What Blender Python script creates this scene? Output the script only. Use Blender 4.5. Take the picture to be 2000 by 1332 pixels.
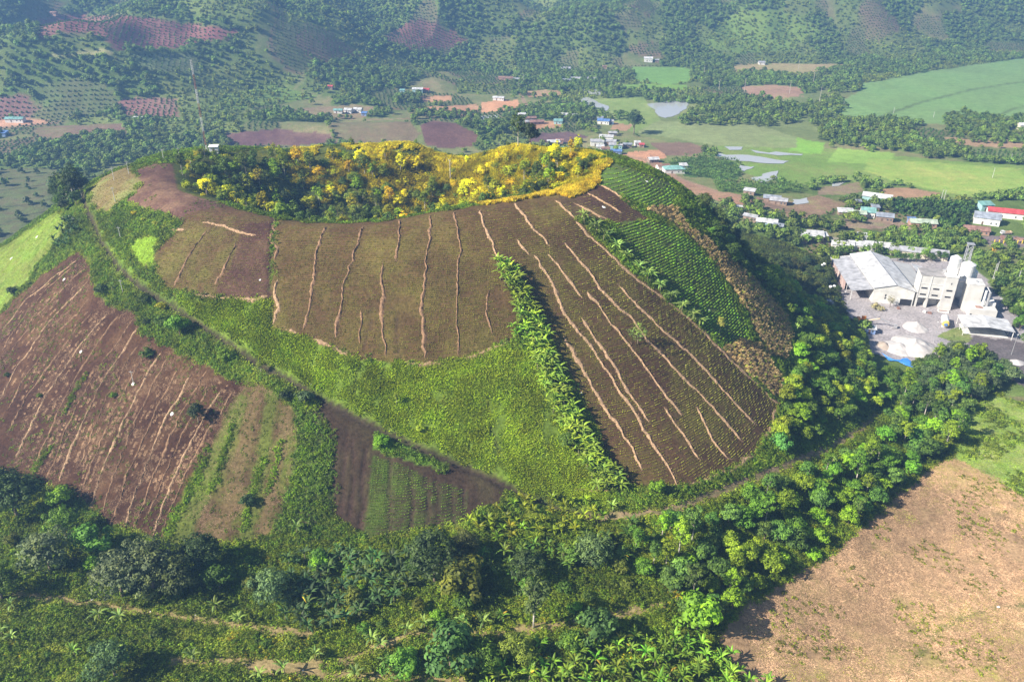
import bpy, math, random
import numpy as np
from mathutils import Vector, Matrix, Euler
R = math.radians
random.seed(7)
rng = np.random.default_rng(7)
scene = bpy.context.scene
COL = scene.collection
for o in list(bpy.data.objects):
    bpy.data.objects.remove(o)

# ------------------------------------------------------------------ camera
CAMZ = 170.0
FPX = 1556.0          # focal length in pixels of a 2000 px wide picture
PITCH = R(27.5)
cam = bpy.data.cameras.new('camera')
camo = bpy.data.objects.new('camera', cam)
COL.objects.link(camo)
camo.location = (0, 0, CAMZ)
camo.rotation_euler = (R(90) - PITCH, 0, 0)
cam.sensor_width = 36
cam.lens = 36 * FPX / 2000
cam.clip_start = 1
cam.clip_end = 9000
scene.camera = camo
scene.render.resolution_x = 1024
scene.render.resolution_y = 681

# ------------------------------------------------------------------ light
SUN_ELEV = R(36)
SUN_AZ = R(180 + 21)          # direction TO the sun, measured from +x, counter clockwise
sdir = Vector((math.cos(SUN_ELEV) * math.cos(SUN_AZ), math.cos(SUN_ELEV) * math.sin(SUN_AZ), math.sin(SUN_ELEV)))
world = bpy.data.worlds.new('World')
scene.world = world
world.use_nodes = True
nt = world.node_tree
sky = nt.nodes.new('ShaderNodeTexSky')
sky.sky_type = 'NISHITA'
sky.sun_disc = False
sky.sun_elevation = SUN_ELEV
sky.sun_rotation = math.atan2(sdir.x, sdir.y)
bg = nt.nodes['Background']
nt.links.new(sky.outputs[0], bg.inputs[0])
bg.inputs[1].default_value = 0.05
sun = bpy.data.lights.new('sun', 'SUN')
sun.energy = 5.0
sun.angle = R(0.5)
sun.color = (1.0, 0.93, 0.82)
suno = bpy.data.objects.new('sun', sun)
suno.rotation_euler = sdir.to_track_quat('Z', 'Y').to_euler()
COL.objects.link(suno)
scene.view_settings.view_transform = 'Standard'
scene.view_settings.look = 'None'
scene.view_settings.exposure = 1.15
scene.view_settings.gamma = 1.0
scene.view_settings.use_curve_mapping = False
HAZE = 0.00034

# ------------------------------------------------------------------ numpy noise
def _hash(ix, iy, seed):
    h = (ix.astype(np.int64) * 374761393 + iy.astype(np.int64) * 668265263 + seed * 1442695041) & 0xFFFFFFFF
    h = ((h ^ (h >> 13)) * 1274126177) & 0xFFFFFFFF
    h = h ^ (h >> 16)
    return (h & 0xFFFFFF) / float(0xFFFFFF)
def vnoise(x, y, seed=0):
    x = np.asarray(x, float); y = np.asarray(y, float)
    ix = np.floor(x); iy = np.floor(y)
    fx = x - ix; fy = y - iy
    fx = fx * fx * (3 - 2 * fx); fy = fy * fy * (3 - 2 * fy)
    a = _hash(ix, iy, seed); b = _hash(ix + 1, iy, seed); c = _hash(ix, iy + 1, seed); d = _hash(ix + 1, iy + 1, seed)
    return (a + (b - a) * fx) * (1 - fy) + (c + (d - c) * fx) * fy
def fbm(x, y, seed=0, n=4):
    s = 0; a = 0.5; t = 0
    for i in range(n):
        s = s + a * vnoise(x, y, seed + i); t += a
        x = x * 2.03 + 11.3; y = y * 2.03 - 7.1; a *= 0.5
    return s / t
def sstep(a, b, x):
    t = np.clip((x - a) / (b - a), 0, 1)
    return t * t * (3 - 2 * t)

# ------------------------------------------------------------------ survey: sight lines of the photograph to world points
CT, ST = math.cos(PITCH), math.sin(PITCH)
def W(px, py, z):
    dx = (px - 1000) / FPX; dy = -(py - 666) / FPX
    d = (dx, CT + dy * ST, -ST + dy * CT)
    t = (z - CAMZ) / d[2]
    return (d[0] * t, d[1] * t, z)
def proj(x, y, z):
    zz = z - CAMZ
    depth = y * CT - zz * ST
    up = y * ST + zz * CT
    depth = np.maximum(depth, 1.0)
    return 1000 + FPX * x / depth, 666 - FPX * up / depth

# ------------------------------------------------------------------ terrain
RIM = [(335,320,85),(345,370,84),(420,393,83),(500,415,82),(640,436,80),(740,432,80),(880,408,81),(1000,392,82),(1085,376,83),
       (1150,352,85),(1180,318,87),(1130,298,86),(1000,288,82),(800,284,80),(640,287,79),(500,293,80),(400,303,83)]
BASE = [(0,925,26),(160,1010,26),(320,1060,26),(520,1062,26),(700,1060,26),(860,1030,27),(1000,1000,27),(1170,992,26),(1330,985,25),(1500,930,20),(1640,870,12),(1720,800,3),(1700,700,1),(1660,630,0)]
CONE_POLY = [W(*p)[:2] for p in BASE] + [(178,418),(162,442),(135,465),(90,470),(0,470),(-90,470),(-170,450),(-240,400),(-268,330),(-262,262),(-215,215)]
TPSP = [W(*p) for p in RIM] + [W(*p) for p in BASE]
TPSP += [W(*p) for p in [(172,375,78),(250,325,80),(180,430,74),(110,410,66),(0,490,50),(0,610,44),
        (1325,385,77),(1390,420,67),(1440,480,54),(1500,535,38),(1560,590,21),(1630,635,6),(1620,500,3),(1540,465,5),(1460,430,8),
        (1000,1332,20),(0,1332,26),(500,1250,24),(300,1180,25),(0,1120,26),(1300,1200,18),(1400,1250,14),(1700,1100,8),(2000,1332,6),(1950,900,3),(1850,850,3),(1550,1110,11),(1000,1150,23),(1800,600,0),(1950,640,0),(1690,410,0)]]
TPSP += [(-52,315,52),(-10,315,56),(-95,320,56),(-40,345,58),(-60,290,58),(135,465,4),(90,470,4),(0,470,8),(-90,470,12),(-170,450,16),(-240,400,22),(-268,330,24),(-262,262,26),(-215,215,26),
         (-200,160,26),(-320,250,24),(-320,400,22),(220,300,1),(230,200,3),(0,90,20),(-120,90,25),(120,90,6),(230,90,3),(0,560,6),(200,560,0),(-200,560,14),(300,440,0),(45,400,48),(20,375,70),(-40,400,52),(-110,400,50),(-190,372,62),(85,372,46),(50,345,78),(-45,382,73),(-85,384,73),(-120,376,75)]
TP = np.array(TPSP, float)
def tps_fit(P, lam=.3):
    n = len(P); xy = P[:, :2] / 100.0
    d2 = ((xy[:, None] - xy[None]) ** 2).sum(-1)
    K = 0.5 * d2 * np.log(d2 + 1e-12) + np.eye(n) * lam * 1e-3
    A = np.zeros((n + 3, n + 3)); A[:n, :n] = K
    A[:n, n] = 1; A[:n, n + 1:] = xy; A[n, :n] = 1; A[n + 1:, :n] = xy.T
    b = np.zeros(n + 3); b[:n] = P[:, 2]
    return xy, np.linalg.solve(A, b)
TXY, TW = tps_fit(TP)
def tps(x, y):
    x = x / 100.0; y = y / 100.0
    s = TW[-3] + TW[-2] * x + TW[-1] * y
    for i in range(len(TXY)):
        d2 = (x - TXY[i, 0]) ** 2 + (y - TXY[i, 1]) ** 2
        s = s + TW[i] * 0.5 * d2 * np.log(d2 + 1e-12)
    return s
# mounds of the far country: pixel, ground z, radius x, radius y, height
MOUNDS = [(265,75,15,200,95,62),(120,185,20,75,60,26),(20,215,15,60,50,22),(285,205,15,80,45,14),(560,150,20,120,90,22),(830,262,6,62,42,13),
          (560,262,10,95,36,9),(430,230,10,80,50,8),(420,150,15,110,90,18),(840,75,25,150,80,34),(980,255,4,40,30,6),(700,140,12,120,80,14),
          (1100,95,10,170,80,26),(1500,75,8,180,110,46),(1720,60,8,160,110,60),(1330,45,10,180,100,34),(1880,40,10,150,140,40),(80,130,15,120,60,14)]
MW = [(W(a, b, c)[0], W(a, b, c)[1], rx, ry, h) for a, b, c, rx, ry, h in MOUNDS]
def far_ground(x, y):
    foot = 1150 - 420 * sstep(40, -420, x) + 110 * sstep(200, 700, x) + 120 * (fbm(x / 260, y * 0 + 3.1, 5, 3) - .5)
    rise = np.maximum(0, y - foot)
    rn = 1 - np.abs(2 * fbm(x / 240, y / 330, 21, 4) - 1)
    z = rise * 0.15 * (0.35 + 1.1 * rn) + 40 * sstep(0, 160, rise) * (rn - .45)
    z = 220 * np.tanh(z / 220)
    z = z + 14 * sstep(-40, -350, x) * sstep(350, 560, y)
    for mx, my, rx, ry, h in MW:
        z = z + h * np.exp(-((x - mx) / rx) ** 2 - ((y - my) / ry) ** 2)
    und = sstep(250, 0, x) * sstep(430, 600, y)
    z = z + 5 * und * (fbm(x / 70, y / 70, 9, 4) - .45)
    return z
def rawH(x, y):
    wgt = sstep(430, 330, np.hypot((x) * 1.25, y - 260))
    t = tps(np.clip(x, -420, 420), np.clip(y, 40, 640))
    z = far_ground(x, y) * (1 - wgt) + t * wgt
    return z
def axis(lo, hi, fine, lo_end, hi_end, growth=1.022, gmax=26):
    a = [lo]
    while a[-1] < hi: a.append(a[-1] + fine)
    s = fine
    while a[-1] < hi_end:
        s = min(s * growth, gmax); a.append(a[-1] + s)
    s = fine; b = [lo]
    while b[-1] > lo_end:
        s = min(s * growth, gmax); b.append(b[-1] - s)
    return np.array(b[:0:-1] + a)
GX = axis(-195, 190, 0.8, -2600, 2600, 1.014, 40)
GY = axis(105, 400, 0.8, 30, 3300, 1.010, 40)
XX, YY = np.meshgrid(GX, GY)
ZZ = rawH(XX, YY)

def inpoly(px, py, poly):
    poly = np.asarray(poly, float)
    res = np.zeros(px.shape, bool)
    sel = (px >= poly[:, 0].min()) & (px <= poly[:, 0].max()) & (py >= poly[:, 1].min()) & (py <= poly[:, 1].max())
    if not sel.any(): return res
    x = px[sel]; y = py[sel]; r = np.zeros(x.shape, bool)
    n = len(poly); j = n - 1
    for i in range(n):
        xi, yi = poly[i]; xj, yj = poly[j]
        c = ((yi > y) != (yj > y))
        if yj != yi:
            r ^= c & (x < (xj - xi) * (y - yi) / (yj - yi) + xi)
        j = i
    res[sel] = r
    return res
def segdist(px, py, line):
    d = np.full(px.shape, 1e9)
    for (x0, y0), (x1, y1) in zip(line[:-1], line[1:]):
        vx, vy = x1 - x0, y1 - y0
        t = np.clip(((px - x0) * vx + (py - y0) * vy) / (vx * vx + vy * vy + 1e-9), 0, 1)
        d = np.minimum(d, np.hypot(px - x0 - t * vx, py - y0 - t * vy))
    return d
def H(x, y):
    x = np.asarray(x, float); y = np.asarray(y, float)
    i = np.clip(np.searchsorted(GX, x) - 1, 0, len(GX) - 2); j = np.clip(np.searchsorted(GY, y) - 1, 0, len(GY) - 2)
    fx = (x - GX[i]) / (GX[i + 1] - GX[i]); fy = (y - GY[j]) / (GY[j + 1] - GY[j])
    return (ZZ[j, i] * (1 - fx) + ZZ[j, i + 1] * fx) * (1 - fy) + (ZZ[j + 1, i] * (1 - fx) + ZZ[j + 1, i + 1] * fx) * fy
TS = 60 * (60.0) ** np.linspace(0, 1, 1400)
def P(px, py, ymin=0.0):
    """the ground point the sight line through (px, py) of the photograph meets first"""
    dx = (px - 1000) / FPX; dy = -(py - 666) / FPX
    d = np.array([dx, CT + dy * ST, -ST + dy * CT])
    x = d[0] * TS; y = d[1] * TS; z = CAMZ + d[2] * TS
    f = np.where(y < ymin, 1.0, z - H(x, y))
    k = int(np.argmax(f < 0))
    if f[k] >= 0: k = len(TS) - 1
    a, b = TS[k - 1], TS[k]; fa, fb = f[k - 1], f[k]
    t = a + (b - a) * fa / (fa - fb + 1e-12)
    X, Y = d[0] * t, d[1] * t
    return Vector((float(X), float(Y), float(H(X, Y))))

# carve the cart track and the gullies
TRACK = [(262,322),(215,333),(178,352),(160,378),(166,402),(180,430),(197,470),(230,522),(262,548),(300,577),(350,607),(420,652),(500,706),(560,738),(620,776),(700,815),(780,856),(880,900),(960,932),(1020,965),(1075,990),(1130,1003),(1200,1010)]
TRACK2 = [(1130,1010),(1180,1012),(1240,1008),(1290,1000),(1330,990),(1380,970),(1450,945),(1510,922),(1560,900),(1610,880),(1650,858),(1690,830),(1712,808)]
TERR = [(20,1160),(90,1168),(200,1185),(330,1205),(420,1218),(520,1228),(600,1240)]
TERR2 = [(330,1295),(460,1292),(560,1298),(640,1300),(700,1280),(780,1245),(900,1240),(1000,1240)]
TERR3 = [(1000,1230),(1100,1225),(1200,1205),(1290,1180)]
TERR4 = [(480,1310),(600,1318),(760,1325),(900,1330)]
def wline(pts, step=14):
    out = []
    for (a, b), (c, d) in zip(pts[:-1], pts[1:]):
        n = max(1, int(math.hypot(c - a, d - b) / step))
        for k in range(n): out.append((a + (c - a) * k / n, b + (d - b) * k / n))
    out.append(pts[-1])
    return [P(*q) for q in out]
CRK = {}
def crack(pts, width, depth): 
    return (wline(pts), width, depth)
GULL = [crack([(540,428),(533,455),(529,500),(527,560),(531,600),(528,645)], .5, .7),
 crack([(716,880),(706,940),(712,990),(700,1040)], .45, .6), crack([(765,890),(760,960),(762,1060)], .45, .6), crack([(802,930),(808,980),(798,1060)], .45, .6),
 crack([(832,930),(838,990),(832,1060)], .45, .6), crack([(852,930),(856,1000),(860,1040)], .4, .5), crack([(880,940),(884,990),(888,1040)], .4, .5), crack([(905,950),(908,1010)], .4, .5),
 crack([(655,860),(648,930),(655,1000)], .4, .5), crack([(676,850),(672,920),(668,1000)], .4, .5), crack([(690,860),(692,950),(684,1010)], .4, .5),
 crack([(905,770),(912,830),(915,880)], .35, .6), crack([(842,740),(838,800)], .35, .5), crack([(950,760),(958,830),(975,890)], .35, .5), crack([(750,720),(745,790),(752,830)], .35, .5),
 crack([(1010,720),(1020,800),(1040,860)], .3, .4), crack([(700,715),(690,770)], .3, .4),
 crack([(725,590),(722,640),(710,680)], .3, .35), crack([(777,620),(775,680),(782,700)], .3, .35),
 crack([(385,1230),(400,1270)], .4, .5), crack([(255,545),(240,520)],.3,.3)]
TRK_W = [(wline(TRACK), 1.1, .9), (wline(TRACK2), 1.1, .2)]
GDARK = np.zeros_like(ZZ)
def carve(wl, width, depth, dark=None):
    a = np.array([(p.x, p.y) for p in wl])
    m = 4 * width
    i0, i1 = np.searchsorted(GX, [a[:, 0].min() - m, a[:, 0].max() + m]); j0, j1 = np.searchsorted(GY, [a[:, 1].min() - m, a[:, 1].max() + m])
    sx = XX[j0:j1, i0:i1]; sy = YY[j0:j1, i0:i1]
    wob = 0.5 * (fbm(sx / 2.5, sy / 2.5, 33, 3) - .5)
    d = segdist(sx + wob, sy + wob, a)
    g = np.exp(-(d / width) ** 2)
    ZZ[j0:j1, i0:i1] -= depth * g
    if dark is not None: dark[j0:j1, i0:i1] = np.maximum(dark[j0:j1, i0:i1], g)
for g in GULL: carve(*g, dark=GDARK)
for g in TRK_W: carve(*g)
# small relief
near = sstep(480, 380, YY)
ZZ += near * 0.35 * (fbm(XX / 4.5, YY / 4.5, 51, 3) - .5)

# ------------------------------------------------------------------ land use
# name, object, domain ('c' cone, 'p' country), polygon in survey pixels, colour, second colour, speckle share, kind
SOIL = (.135, .08, .05); SOILP = (.13, .066, .055); SOILD = (.055, .036, .032); TAN = (.42, .27, .17)
GR = (.10, .15, .022); GRB = (.16, .25, .03); GRD = (.05, .085, .014)
REG = [
 ('slope', 'hill_slope', 'c', None, (.085,.125,.022), (.14,.16,.03), .5, 'weeds'),
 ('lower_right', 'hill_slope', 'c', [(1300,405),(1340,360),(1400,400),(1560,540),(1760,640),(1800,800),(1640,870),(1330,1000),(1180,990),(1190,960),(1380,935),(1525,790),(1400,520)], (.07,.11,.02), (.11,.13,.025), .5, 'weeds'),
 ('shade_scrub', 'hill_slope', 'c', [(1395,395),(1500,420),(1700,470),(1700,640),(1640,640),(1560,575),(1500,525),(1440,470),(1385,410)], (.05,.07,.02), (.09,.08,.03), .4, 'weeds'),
 ('plateau_green', 'hill_slope', 'c', [(195,425),(225,400),(290,405),(350,435),(360,450),(330,462),(300,495),(290,530),(310,560),(350,600),(300,575),(230,520),(190,460)], (.09,.15,.022), GRB, .5, 'weeds'),
 ('contour_field', 'crop_field', 'c', [(172,375),(200,342),(250,324),(275,350),(264,374),(235,395),(205,418),(182,405)], (.17,.13,.055), (.17,.2,.06), .3, 'rows'),
 ('bare_plateau', 'bare_plateau', 'c', [(262,332),(300,318),(335,318),(348,368),(420,392),(445,405),(540,427),(440,445),(350,440),(350,432),(290,408),(240,395),(264,376),(276,350)], (.12,.065,.05), (.19,.12,.07), .4, 'bare'),
 ('field_west', 'crop_field', 'c', [(298,505),(318,470),(340,448),(362,418),(400,408),(450,405),(538,430),(530,470),(525,588),(470,586),(380,576),(330,565),(302,530)], (.10,.058,.03), (.11,.095,.026), .5, 'beans'),
 ('field_west_bare', 'crop_field', 'c', [(470,440),(538,430),(530,470),(525,588),(470,586),(425,570),(450,520)], (.08,.042,.03), (.115,.07,.04), .3, 'beans_thin'),
 ('bright_grass', 'grass_plot', 'c', [(255,478),(268,466),(300,458),(320,457),(303,485),(292,524),(265,512),(253,492)], (.20,.33,.03), (.17,.28,.02), .5, 'shortgrass'),
 ('field_main', 'crop_field', 'c', [(540,428),(640,437),(740,433),(880,409),(960,398),(1085,378),(1110,420),(1060,470),(985,500),(1005,590),(1015,630),(995,667),(940,690),(900,703),(830,712),(760,708),(690,697),(600,660),(527,642),(530,600),(527,560),(533,480)], (.105,.064,.027), (.12,.095,.027), .5, 'beans'),
 ('field_east', 'crop_field', 'c', [(985,500),(1060,470),(1110,420),(1085,378),(1092,393),(1130,432),(1240,532),(1370,642),(1525,790),(1508,832),(1470,892),(1380,938),(1320,952),(1225,948),(1190,905),(1150,810),(1100,720),(1060,640),(1030,570)], (.09,.052,.026), (.105,.085,.024), .4, 'beans'),
 ('field_top', 'crop_field', 'c', [(1086,380),(1120,385),(1175,358),(1262,420),(1268,428),(1200,436),(1130,428),(1092,395)], (.08,.045,.03), (.10,.08,.028), .3, 'beans_thin'),
 ('rim_grass', 'rim_grass', 'c', [(900,402),(1085,374),(1150,352),(1180,315),(1200,318),(1165,350),(1175,358),(1150,372),(1120,388),(1086,380),(960,400)], (.24,.19,.03), (.3,.2,.03), .5, 'tallgrass'),
 ('green_top', 'crop_field', 'c', [(1165,345),(1195,316),(1250,333),(1300,352),(1328,382),(1318,402),(1300,404),(1262,404),(1215,382),(1172,360)], (.10,.13,.04), (.09,.16,.035), .6, 'green'),
 ('corn_top', 'corn_field', 'c', [(1250,404),(1318,402),(1345,440),(1300,430)], (.16,.14,.05), (.2,.15,.08), .5, 'corn'),
 ('green_east', 'crop_field', 'c', [(1200,437),(1270,428),(1330,452),(1395,520),(1440,600),(1463,650),(1425,678),(1380,652),(1350,612),(1240,512)], (.10,.11,.035), (.09,.16,.03), .65, 'green'),
 ('corn_east', 'corn_field', 'c', [(1300,430),(1345,442),(1440,515),(1535,610),(1548,660),(1535,700),(1500,690),(1470,640),(1440,580),(1398,520),(1335,452)], (.16,.17,.05), (.24,.15,.09), .5, 'corn'),
 ('corn_low', 'corn_field', 'c', [(1408,682),(1450,660),(1485,672),(1525,735),(1535,775),(1515,775),(1460,728)], (.17,.13,.055), (.24,.16,.09), .6, 'corn'),
 ('grass_front', 'grass_slope', 'c', [(340,578),(525,590),(527,642),(600,662),(690,699),(760,710),(830,714),(900,706),(1000,668),(1060,700),(1190,960),(1195,985),(1060,965),(960,925),(880,885),(740,832),(640,778),(500,700),(430,650),(350,595)], (.115,.17,.022), (.16,.24,.025), .5, 'grass'),
 ('field_far_left', 'grass_plot', 'c', [(-40,510),(0,488),(110,410),(132,440),(98,482),(60,540),(0,608),(-40,640)], (.19,.21,.055), (.15,.24,.04), .5, 'shortgrass'),
 ('field_left', 'ploughed_field', 'c', [(-60,640),(0,610),(95,525),(152,488),(172,512),(186,575),(215,598),(262,605),(270,640),(300,662),(362,692),(430,727),(482,745),(467,780),(440,830),(410,880),(370,960),(318,1062),(240,1062),(140,962),(60,952),(0,925),(-60,940)], (.056,.028,.017), (.10,.056,.028), .4, 'straw'),
 ('field_olive', 'ploughed_field', 'c', [(482,745),(520,750),(572,800),(582,850),(562,950),(532,1045),(470,1062),(318,1062),(370,960),(410,880),(440,830),(467,780)], (.095,.062,.03), (.10,.12,.022), .5, 'sparse'),
 ('weeds_strip', 'grass_slope', 'c', [(572,800),(640,790),(658,850),(650,930),(640,1010),(590,1042),(532,1045),(562,950),(582,850)], (.07,.06,.03), (.07,.11,.02), .6, 'weeds'),
 ('dark_soil', 'ploughed_field', 'c', [(610,770),(720,832),(880,902),(1000,948),(990,980),(930,1000),(890,1062),(740,1070),(650,1010),(650,930),(658,850)], (.048,.032,.02), (.06,.05,.022), .35, 'bare'),
 ('dark_rows', 'crop_field', 'c', [(725,885),(830,930),(880,950),(915,960),(905,1040),(880,1062),(740,1072),(708,1040),(722,960)], (.05,.042,.02), (.06,.09,.015), .6, 'greensmall'),
 ('weeds_edge', 'grass_slope', 'c', [(730,835),(770,848),(840,890),(880,905),(870,920),(820,905),(760,890),(728,870)], (.08,.12,.02), (.1,.2,.02), .7, 'weeds'),
 ('crater', 'crater', 'c', [(335,320),(345,370),(420,393),(500,415),(640,436),(740,432),(880,405),(1000,389),(1085,373),(1150,350),(1180,318),(1130,298),(1000,287),(800,283),(640,286),(500,292),(400,303)], (.06,.08,.02), (.12,.12,.02), .5, 'crater'),
 # country
 ('foreground', 'foreground_ground', 'p', [(-300,900),(400,1000),(1000,1000),(1330,990),(1560,910),(1720,810),(1790,700),(1900,690),(1990,740),(1870,830),(1890,870),(1760,950),(1700,1010),(1640,1070),(1540,1130),(1440,1190),(1400,1240),(1420,1290),(1500,1400),(1500,1700),(-300,1700)], (.085,.12,.02), (.15,.17,.025), .6, 'weeds'),
 ('bare_field', 'bare_field', 'p', [(1395,1240),(1440,1190),(1540,1130),(1640,1070),(1700,1010),(1760,950),(1830,902),(1870,896),(1925,925),(1990,965),(2100,1010),(2600,1400),(2400,1800),(1500,1800),(1500,1400),(1420,1290)], (.36,.235,.13), (.30,.25,.085), .3, 'litter'),
 ('meadow_right', 'meadow', 'p', [(1870,896),(1860,850),(1880,800),(1930,770),(2060,800),(2300,900),(2300,1100),(2100,1010),(1990,965),(1925,925)], (0.213,0.312,0.075), (0.375,0.350,0.150), .35, 'shortgrass'),
 ('yard', 'yard', 'p', [(1618,585),(1640,545),(1700,500),(1800,500),(1870,500),(1925,540),(1975,600),(2100,620),(2300,700),(2300,780),(2060,790),(1980,740),(1900,690),(1850,690),(1800,690),(1785,715),(1740,705),(1700,690),(1690,650),(1650,620)], (.36,.33,.33), (.27,.25,.26), .4, 'none'),
 ('yard_grass', 'yard_grass', 'p', [(1826,665),(1850,645),(1880,640),(1900,668),(1890,675),(1850,672)], (.15,.22,.05), (.2,.22,.08), .5, 'none'),
 ('asphalt', 'service_road', 'p', [(1885,678),(1905,660),(1990,665),(2200,700),(2300,760),(2060,790),(1980,740),(1950,705)], (.14,.12,.125), (.11,.1,.1), .4, 'none'),
 ('rice', 'rice_field', 'p', [(1590,216),(1640,200),(1680,180),(1640,165),(1720,160),(1800,142),(1900,128),(2010,112),(2200,110),(2300,240),(2010,222),(1990,232),(1950,240),(1880,246),(1720,236)], (.19,.30,.10), (.15,.26,.08), .4, 'none'),
 ('paddy_a', 'rice_field', 'p', [(1235,130),(1340,132),(1352,142),(1350,160),(1300,166),(1240,158)], (.17,.31,.07), (.14,.26,.06), .4, 'none'),
 ('paddy_b', 'rice_field', 'p', [(1210,165),(1340,165),(1340,176),(1220,175)], (.17,.3,.05), (.2,.3,.06), .4, 'none'),
 ('valley_floor', 'meadow', 'p', [(1230,200),(1400,205),(1600,180),(1600,300),(1400,300),(1240,262)], (.16,.20,.07), (.22,.24,.08), .5, 'sparsetrees'),
 ('wet_meadow', 'meadow', 'p', [(1400,282),(1560,285),(1700,300),(1860,315),(2010,325),(2010,378),(1880,388),(1760,362),(1640,352),(1560,362),(1460,340),(1400,305)], (.17,.27,.055), (.20,.22,.07), .5, 'sparsetrees'),
 ('paddy_c', 'meadow', 'p', [(1060,205),(1130,200),(1135,208),(1080,212)], (.22,.42,.06), (.22,.4,.06), .4, 'none'),
 ('paddy_d', 'meadow', 'p', [(1560,270),(1615,280),(1600,300),(1540,296)], (.2,.38,.06), (.2,.33,.05), .4, 'none'),
 ('paddy_e', 'meadow', 'p', [(1640,290),(1750,300),(1740,320),(1620,318)], (0.237,0.375,0.075), (0.250,0.350,0.075), .4, 'none'),
 ('meadow_a', 'meadow', 'p', [(1700,310),(1860,320),(1990,330),(2040,370),(1900,385),(1760,360),(1690,335)], (0.250,0.362,0.075), (0.350,0.350,0.100), .4, 'none'),
 ('meadow_b', 'meadow', 'p', [(1240,235),(1480,245),(1560,270),(1560,290),(1400,285),(1250,260)], (0.237,0.275,0.112), (0.188,0.250,0.088), .4, 'none'),
 ('meadow_c', 'meadow', 'p', [(1130,195),(1260,190),(1290,235),(1240,260),(1170,225)], (0.200,0.275,0.075), (0.250,0.288,0.100), .4, 'none'),
 ('tan_field', 'dry_field', 'p', [(1430,130),(1500,124),(1640,126),(1650,133),(1560,145),(1430,140)], (.32,.28,.12), (.3,.22,.12), .4, 'none'),
 ('dirt_a', 'dirt_ground', 'p', [(1450,170),(1500,166),(1560,170),(1570,188),(1500,195),(1455,182)], (.36,.22,.15), (.3,.22,.12), .4, 'none'),
 ('dirt_b', 'dirt_ground', 'p', [(935,200),(1010,195),(1020,215),(935,220)], (.58,.30,.16), (.5,.28,.16), .4, 'none'),
 ('dirt_c', 'dirt_ground', 'p', [(795,212),(870,206),(932,206),(930,228),(850,224)], (.42,.22,.13), (.36,.24,.13), .5, 'none'),
 ('dirt_d', 'dirt_ground', 'p', [(815,190),(880,186),(885,196),(830,200)], (.5,.27,.15), (.4,.24,.14), .4, 'none'),
 ('dirt_e', 'dirt_ground', 'p', [(1190,302),(1290,292),(1300,308),(1260,318),(1200,312)], (.5,.26,.15), (.4,.24,.14), .4, 'none'),
 ('dirt_p', 'dirt_ground', 'p', [(1020,178),(1085,176),(1095,186),(1035,190)], (.40,.23,.14), (.3,.24,.12), .5, 'none'),
 ('dirt_q', 'dirt_ground', 'p', [(1030,240),(1085,236),(1100,248),(1045,254)], (.46,.25,.14), (.34,.22,.12), .5, 'none'),
 ('dirt_r', 'dirt_ground', 'p', [(590,212),(690,204),(760,212),(700,232),(600,230)], (.27,.19,.12), (.24,.22,.1), .5, 'none'),
 ('dirt_s', 'dirt_ground', 'p', [(1200,240),(1240,244),(1225,256),(1190,254)], (.40,.24,.14), (.3,.22,.12), .5, 'none'),
 ('dirt_t', 'dirt_ground', 'p', [(1640,428),(1760,432),(1790,450),(1660,446)], (.30,.21,.15), (.2,.2,.09), .5, 'none'),
 ('dirt_u', 'dirt_ground', 'p', [(1480,384),(1540,398),(1535,412),(1480,404)], (.30,.19,.13), (.24,.18,.11), .5, 'none'),
 ('dirt_f', 'dirt_ground', 'p', [(1270,280),(1350,278),(1380,290),(1360,306),(1300,305)], (.2,.13,.09), (.26,.17,.11), .4, 'none'),
 ('dirt_g', 'dirt_ground', 'p', [(1270,300),(1320,345),(1390,370),(1470,385),(1480,405),(1430,400),(1340,375),(1275,345)], (.34,.19,.12), (.28,.2,.11), .5, 'none'),
 ('dirt_h', 'dirt_ground', 'p', [(1530,395),(1600,385),(1650,400),(1600,425),(1540,425)], (.26,.17,.11), (.2,.2,.07), .5, 'none'),
 ('dirt_i', 'dirt_ground', 'p', [(1600,368),(1680,355),(1690,375),(1600,385)], (.24,.17,.12), (.2,.2,.07), .5, 'none'),
 ('dirt_j', 'dirt_ground', 'p', [(1715,372),(1760,366),(1840,378),(1830,386),(1740,388)], (.36,.22,.13), (.3,.2,.11), .4, 'none'),
 ('dirt_k', 'dirt_ground', 'p', [(1840,268),(1900,272),(2050,285),(2050,292),(1880,285)], (.36,.24,.14), (.3,.2,.11), .4, 'none'),
 ('dirt_l', 'dirt_ground', 'p', [(-20,236),(80,234),(90,243),(0,250)], (.5,.28,.18), (.4,.24,.14), .4, 'none'),
 ('dirt_m', 'dirt_ground', 'p', [(1910,460),(2060,465),(2060,485),(1930,480)], (.2,.16,.16), (.2,.16,.16), .4, 'none'),
 ('dirt_n', 'dirt_ground', 'p', [(1580,455),(1690,462),(1680,470),(1560,470)], (.3,.25,.22), (.2,.2,.12), .4, 'none'),
 ('mound_dark', 'ploughed_mound', 'p', [(818,245),(850,236),(890,240),(930,262),(925,286),(870,290),(830,282)], (.14,.075,.065), (.2,.11,.08), .4, 'bare'),
 ('mound_b', 'ploughed_mound', 'p', [(440,262),(540,252),(640,262),(660,280),(560,285),(440,285)], (.13,.07,.07), (.18,.11,.08), .5, 'bare'),
 ('mound_c', 'ploughed_mound', 'p', [(1040,262),(1110,258),(1150,268),(1110,280),(1040,278)], (.11,.065,.075), (.16,.1,.09), .4, 'bare'),
 ('mound_d', 'ploughed_mound', 'p', [(640,240),(800,238),(820,262),(800,284),(660,282)], (.2,.15,.09), (.16,.16,.07), .5, 'bare'),
 ('left_brown', 'dry_field', 'p', [(60,250),(240,240),(250,262),(110,275),(60,265)], (.2,.11,.09), (.15,.15,.06), .5, 'none'),
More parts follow.
